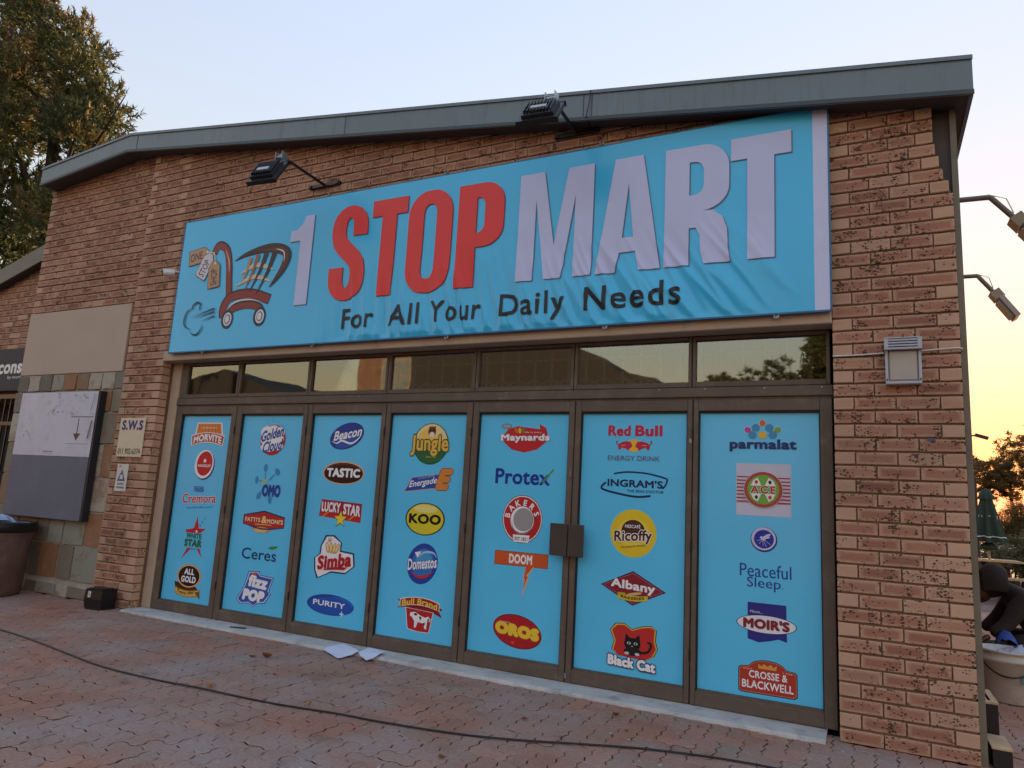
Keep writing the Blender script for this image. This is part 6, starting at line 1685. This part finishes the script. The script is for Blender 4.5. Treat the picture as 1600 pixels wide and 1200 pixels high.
# ------------------------------------------------------------------ trees, hedge, lamp in the distance
def foliage(name, lobes, mat, parent, per, size, seed, fill=0.35, needles=False):
    """leaf-sized faces gathered in clumps through the volume of each lobe: (x, y, z, r)"""
    r_ = random.Random(seed); v, f = [], []
    def rv(zs_=1.0): return Vector((r_.gauss(0, 1), r_.gauss(0, 1), r_.gauss(0, 1) * zs_))
    for (x, y, z_, R_) in lobes:
        nc = max(8, int(per * R_ * R_))
        for _ in range(nc):
            d = rv().normalized()
            c = Vector((x, y, z_)) + d * R_ * (r_.random() ** fill)
            if needles:                                    # a plume: a short twig with blades raking outward and up
                ax = (d * 0.8 + Vector((0, 0, 0.55)) + rv() * 0.35).normalized()
                L_ = size * r_.uniform(1.6, 3.4)
                for _k in range(26):
                    t_ = r_.random()
                    p = c + ax * L_ * (t_ - 0.4) + rv() * size * 0.10
                    a_ = (ax * 0.9 + rv() * 0.55).normalized() * size * r_.uniform(0.7, 1.4)
                    b_ = a_.orthogonal().normalized() * size * r_.uniform(0.09, 0.16)
                    n = len(v); v += [tuple(p - b_), tuple(p + b_), tuple(p + a_)]; f.append((n, n + 1, n + 2))
                continue
            cr_ = R_ * r_.uniform(0.08, 0.22)
            for _k in range(26):
                p = c + rv(0.8) * cr_ * 0.6
                a_ = rv(0.7).normalized() * size * r_.uniform(0.7, 1.6)
                b_ = a_.orthogonal().normalized() * size * r_.uniform(0.18, 0.36)
                n = len(v)
                v += [tuple(p - b_), tuple(p + a_), tuple(p + b_), tuple(p - a_ * 0.5)]
                f.append((n, n + 1, n + 2, n + 3))
    me = bpy.data.meshes.new(name); me.from_pydata(v, [], f); me.materials.append(mat); me.update()
    return link(name, me, parent)
M_bark = pmat('bark', '#2c231c', rough=0.95, var=0.3, scale=5, bump=0.8, bscale=12)
M_pine = leaf_mat('pine_needles', [(0.0, (0.035, 0.06, 0.026)), (0.55, (0.065, 0.095, 0.036)), (0.74, (0.10, 0.105, 0.04)), (0.88, (0.20, 0.12, 0.045)), (1.0, (0.27, 0.14, 0.055))], 0.3)  # orange end of the ramp paints low sunlight into the needles
M_tree = leaf_mat('broad_leaves', [(0.0, (0.025, 0.035, 0.012)), (0.5, (0.05, 0.06, 0.02)), (1.0, (0.10, 0.085, 0.03))], 0.4)
def limb_tree(name, base, trunk, lobes, mat, label, per, size, seed, cat='tree', group=None, fill=0.35, tr=0.3, needles=False):
    t = empty(name, base)
    tag(t, label, cat, group)
    bx_, by_ = base[0], base[1]
    tp = [(p[0] - bx_, p[1] - by_, p[2]) for p in trunk]
    tm = MB().tube(tp, [tr * (1 - 0.8 * i / (len(tp) - 1)) for i in range(len(tp))], 10)
    r_ = random.Random(seed + 1)
    for (x, y, z_, R_) in lobes:                        # a limb into every lobe
        q = min(tp, key=lambda p: (p[0] - x + bx_) ** 2 + (p[1] - y + by_) ** 2 + (p[2] - z_ + R_ * 1.2) ** 2)
        e = Vector((x - bx_, y - by_, z_)); q = Vector(q); md = (q + e) / 2 + Vector((0, 0, -0.12 * (e - q).length))
        tm.tube([q, md, e, e + (e - md) * 0.5 + Vector((0, 0, R_ * 0.2))], [tr * 0.28, tr * 0.2, tr * 0.12, tr * 0.04], 6)
    tm.build('trunk', M_bark, t, smooth=True)
    foliage('crown', [(x - bx_, y - by_, z_, R_) for x, y, z_, R_ in lobes], mat, t, per, size, seed, fill, needles)
    return t
T1 = [(-22.09, 14.91, 0.88), (-21.06, 13.82, 1.17), (-19.87, 12.73, 0.95), (-19.19, 11.64, 0.81), (-20.17, 11.55, 1.17), (-21.99, 12.78, 1.02), (-21.81, 10.97, 1.23), (-20.06, 10.44, 0.97), (-17.82, 10.53, 0.29), (-19.0, 10.63, 0.79), (-20.61, 9.46, 1.16), (-19.82, 8.2, 1.23)]
T2 = [(-24.9, 15.86, 0.91), (-24.17, 14.18, 1.3), (-23.26, 12.31, 1.32), (-23.61, 11.42, 1.03), (-22.83, 9.41, 1.39), (-21.68, 8.84, 1.06), (-22.49, 7.76, 1.34), (-21.59, 9.62, 0.75), (-25.6, 12.8, 1.5), (-25.2, 9.8, 1.4), (-25.4, 17.2, 1.0)]
r_ = random.Random(3)
def spread(T, s): return [(x, 6 + r_.uniform(-s, s), z_, R_ * 0.96) for x, z_, R_ in T]
limb_tree('pine_tree', (-20.6, 6.0, 0), [(-20.6, 6, 0), (-20.7, 6.1, 5), (-20.8, 6, 9), (-21.0, 5.9, 12), (-21.6, 6, 14.6)], spread(T1, 0.9), M_pine, 'tall pine with sunlit tips painted in rising behind the roof, the right one of two', 170, 0.155, 21, needles=True, fill=0.45, group='pines behind the neighbouring roof')
limb_tree('pine_tree', (-23.6, 6.0, 0), [(-23.6, 6, 0), (-23.5, 6.1, 5), (-23.7, 6, 9), (-24.0, 5.9, 13), (-24.6, 6, 16)], spread(T2, 0.9), M_pine, 'tall dark pine cut off by the left edge of the picture', 170, 0.155, 22, needles=True, fill=0.45, group='pines behind the neighbouring roof')

M_back = leaf_mat('backlit_leaves', [(0.0, (0.11, 0.085, 0.03)), (0.5, (0.20, 0.14, 0.05)), (1.0, (0.30, 0.19, 0.07))], 0.75)  # warm colours carry the glow of the sun behind the leaves
def bg_tree(x, y, h, R_, label, seed, nl=7, mat=None, grp='trees beyond the car park'):
    r_ = random.Random(seed)
    lobes = [(x + r_.uniform(-.75, .75) * R_, y + r_.uniform(-.6, .6) * R_, h - R_ * r_.uniform(0.45, 1.35), R_ * r_.uniform(0.38, 0.62)) for _ in range(nl)] + [(x, y, h - R_ * 0.5, R_ * 0.5), (x, y, h - R_ * 1.1, R_ * 0.7)]
    limb_tree('broadleaf_tree', (x, y, 0), [(x, y, 0), (x + 0.1, y, h * 0.35), (x, y, h * 0.6), (x, y, h * 0.85)], lobes, mat or M_back, label, 55, 0.10 if R_ < 2 else 0.15, seed, group=grp, tr=0.06 + 0.03 * R_)
bg_tree(4.85, 28.0, 4.3, 1.2, 'round topped backlit tree above the green parasol', 31)
bg_tree(6.2, 29.0, 5.6, 1.5, 'taller backlit tree at the right edge of the picture', 32)
bg_tree(3.55, 28.5, 4.35, 0.55, 'slim feathery tree half hidden by the corner of the shop', 33, nl=9)
bg_tree(2.0, 31.0, 3.9, 1.6, 'backlit tree hidden behind the shop corner', 34)
bg_tree(9.2, 30.0, 4.6, 1.7, 'backlit tree right of the picture beyond the car park', 35)
# clipped hedge and low shrubs between the tables and the car park
def hedge(name, x0, x1, y, h, label, seed, mat, n=7):
    t = empty(name, ((x0 + x1) / 2, y, 0)); tag(t, label, 'shrub', 'shrubs round the car park')
    r_ = random.Random(seed); w_ = (x1 - x0)
    lobes = [(r_.uniform(-.5, .5) * w_, r_.uniform(-.5, .5), h * r_.uniform(.35, .75), h * r_.uniform(.28, .42)) for _ in range(n)]
    foliage('leaves', lobes, mat, t, 240, 0.05, seed, 0.5)
    st_ = MB()
    for l in lobes: st_.tube([(l[0] * 0.6, l[1] * 0.6, 0), (l[0], l[1], l[2])], [0.03, 0.01], 6)
    st_.build('stems', M_bark, t)
M_shrub = leaf_mat('shrub_leaves', [(0.0, (0.04, 0.05, 0.015)), (0.5, (0.09, 0.09, 0.03)), (1.0, (0.20, 0.17, 0.07))], 0.4)
hedge('shrub', 2.35, 3.6, 15.6, 1.25, 'loose leafy shrub with pale tips right of the parasol', 41, M_shrub, 9)
hedge('shrub', 3.0, 5.4, 26.0, 2.3, 'dark shrub under the backlit round topped tree', 42, M_back, 10)
hedge('shrub', 5.2, 8.2, 25.6, 2.2, 'dark shrub under the tree at the right edge', 43, M_back, 10)
hedge('shrub', 0.6, 3.2, 27.0, 2.4, 'dark shrub behind the picnic table', 44, M_back, 10)
hedge('shrub', 1.3, 2.3, 15.2, 0.95, 'low pale tipped shrub just behind the picnic table', 45, M_shrub, 6)
# thin post beside the parasol and a far street lamp
po1 = MB().tube([(2.02, 13.2, 0), (2.02, 13.2, 2.35)], 0.06, 8).tube([(2.02, 13.2, 2.35), (2.02, 13.2, 2.40)], [0.07, 0.02], 8).build('timber_post', M_darkwood)
tag(po1, 'dark timber post standing behind the folded parasol', 'post')
fl = empty('far_street_lamp', (3.15, 24.0, 0)); tag(fl, 'far street lamp whose drooping head shows beside the shop corner', 'street lamp')
MB().tube([(0, 0, 0), (0, 0, 4.35), (0.10, 0, 4.45), (0.22, 0, 4.46)], [0.06, 0.04, 0.03, 0.025], 8).build('pole', M_darkwood, fl)
MB().obox((0.38, 0, 4.42), Vector((0.95, 0, -0.3)), Vector((0, 1, 0)), Vector((0.3, 0, 0.95)), 0.20, 0.09, 0.05).build('head', M_darkwood, fl)

# ------------------------------------------------------------------ across the square, seen only in the window glass
ob = empty('opposite_building', (-5.4, -15.0, 0)); tag(ob, 'long brick building across the square behind the camera, reflected in the windows', 'building')
M_obr = pmat('far_brick', (0.10, 0.06, 0.045), rough=0.9, var=0.2, scale=4)
M_oroof = pmat('dark_roof', '#1b1c20', rough=0.8)
MB().box(-11.4, -0.4, -7, 0, 0, 4.7).box(-22, -11.4, -7, -0.6, 0, 3.9).build('wall', M_obr, ob)
MB().prism_y([(-8.6, 4.65), (0.2, 4.65), (0.0, 5.05), (-1.2, 5.25), (-1.6, 5.7), (-3.2, 6.35), (-8.6, 6.6)], -7.5, 0.5).build('roof', M_oroof, ob)
MB().prism_y([(-22.5, 3.85), (-11.45, 3.85), (-13.0, 4.5), (-15.5, 5.1), (-18.5, 6.1), (-22.5, 5.4)], -7.5, -0.2).build('roof', M_oroof, ob)
MB().box(-11.3, -8.65, -6, 0.02, 4.71, 6.6).build('gable_wall', M_obr, ob)
wn = MB().box(-10.2, -8.9, 0.021, 0.08, 4.85, 6.1).build('window', pmat('dull_frame', '#6d6862', rough=0.8), ob)
for (xa, xb) in ((-10.12, -9.58), (-9.52, -8.98)):
    for (za, zb_) in ((4.93, 5.45), (5.51, 6.02)): MB().box(xa, xb, 0.081, 0.09, za, zb_).build('pane', pmat('far_pane', '#5b666e', rough=0.1), wn)
for x in (-9.6, -6.4, -3.6, -1.6):
    wn = MB().box(x - 0.75, x + 0.75, 0.0005, 0.06, 1.2, 3.0).build('window', M_white, ob)
    for (xa, xb) in ((x - 0.68, x - 0.03), (x + 0.03, x + 0.68)): MB().box(xa, xb, 0.061, 0.07, 1.27, 2.93).build('pane', pmat('far_pane', '#5b666e', rough=0.1), wn)
def far_tree(x, y, h, R_, seed, label): bg_tree(x, y, h, R_, label, seed, nl=8, mat=M_tree, grp='trees across the square, reflected in the windows')
far_tree(-4.7, -22.0, 6.7, 0.9, 51, 'small tree across the square, reflected at the left of the last window')
far_tree(-2.9, -22.5, 7.3, 1.5, 52, 'middle tree across the square, reflected in the last window')
far_tree(-0.8, -22.0, 8.6, 2.1, 53, 'largest tree across the square, reflected at the right of the last window')
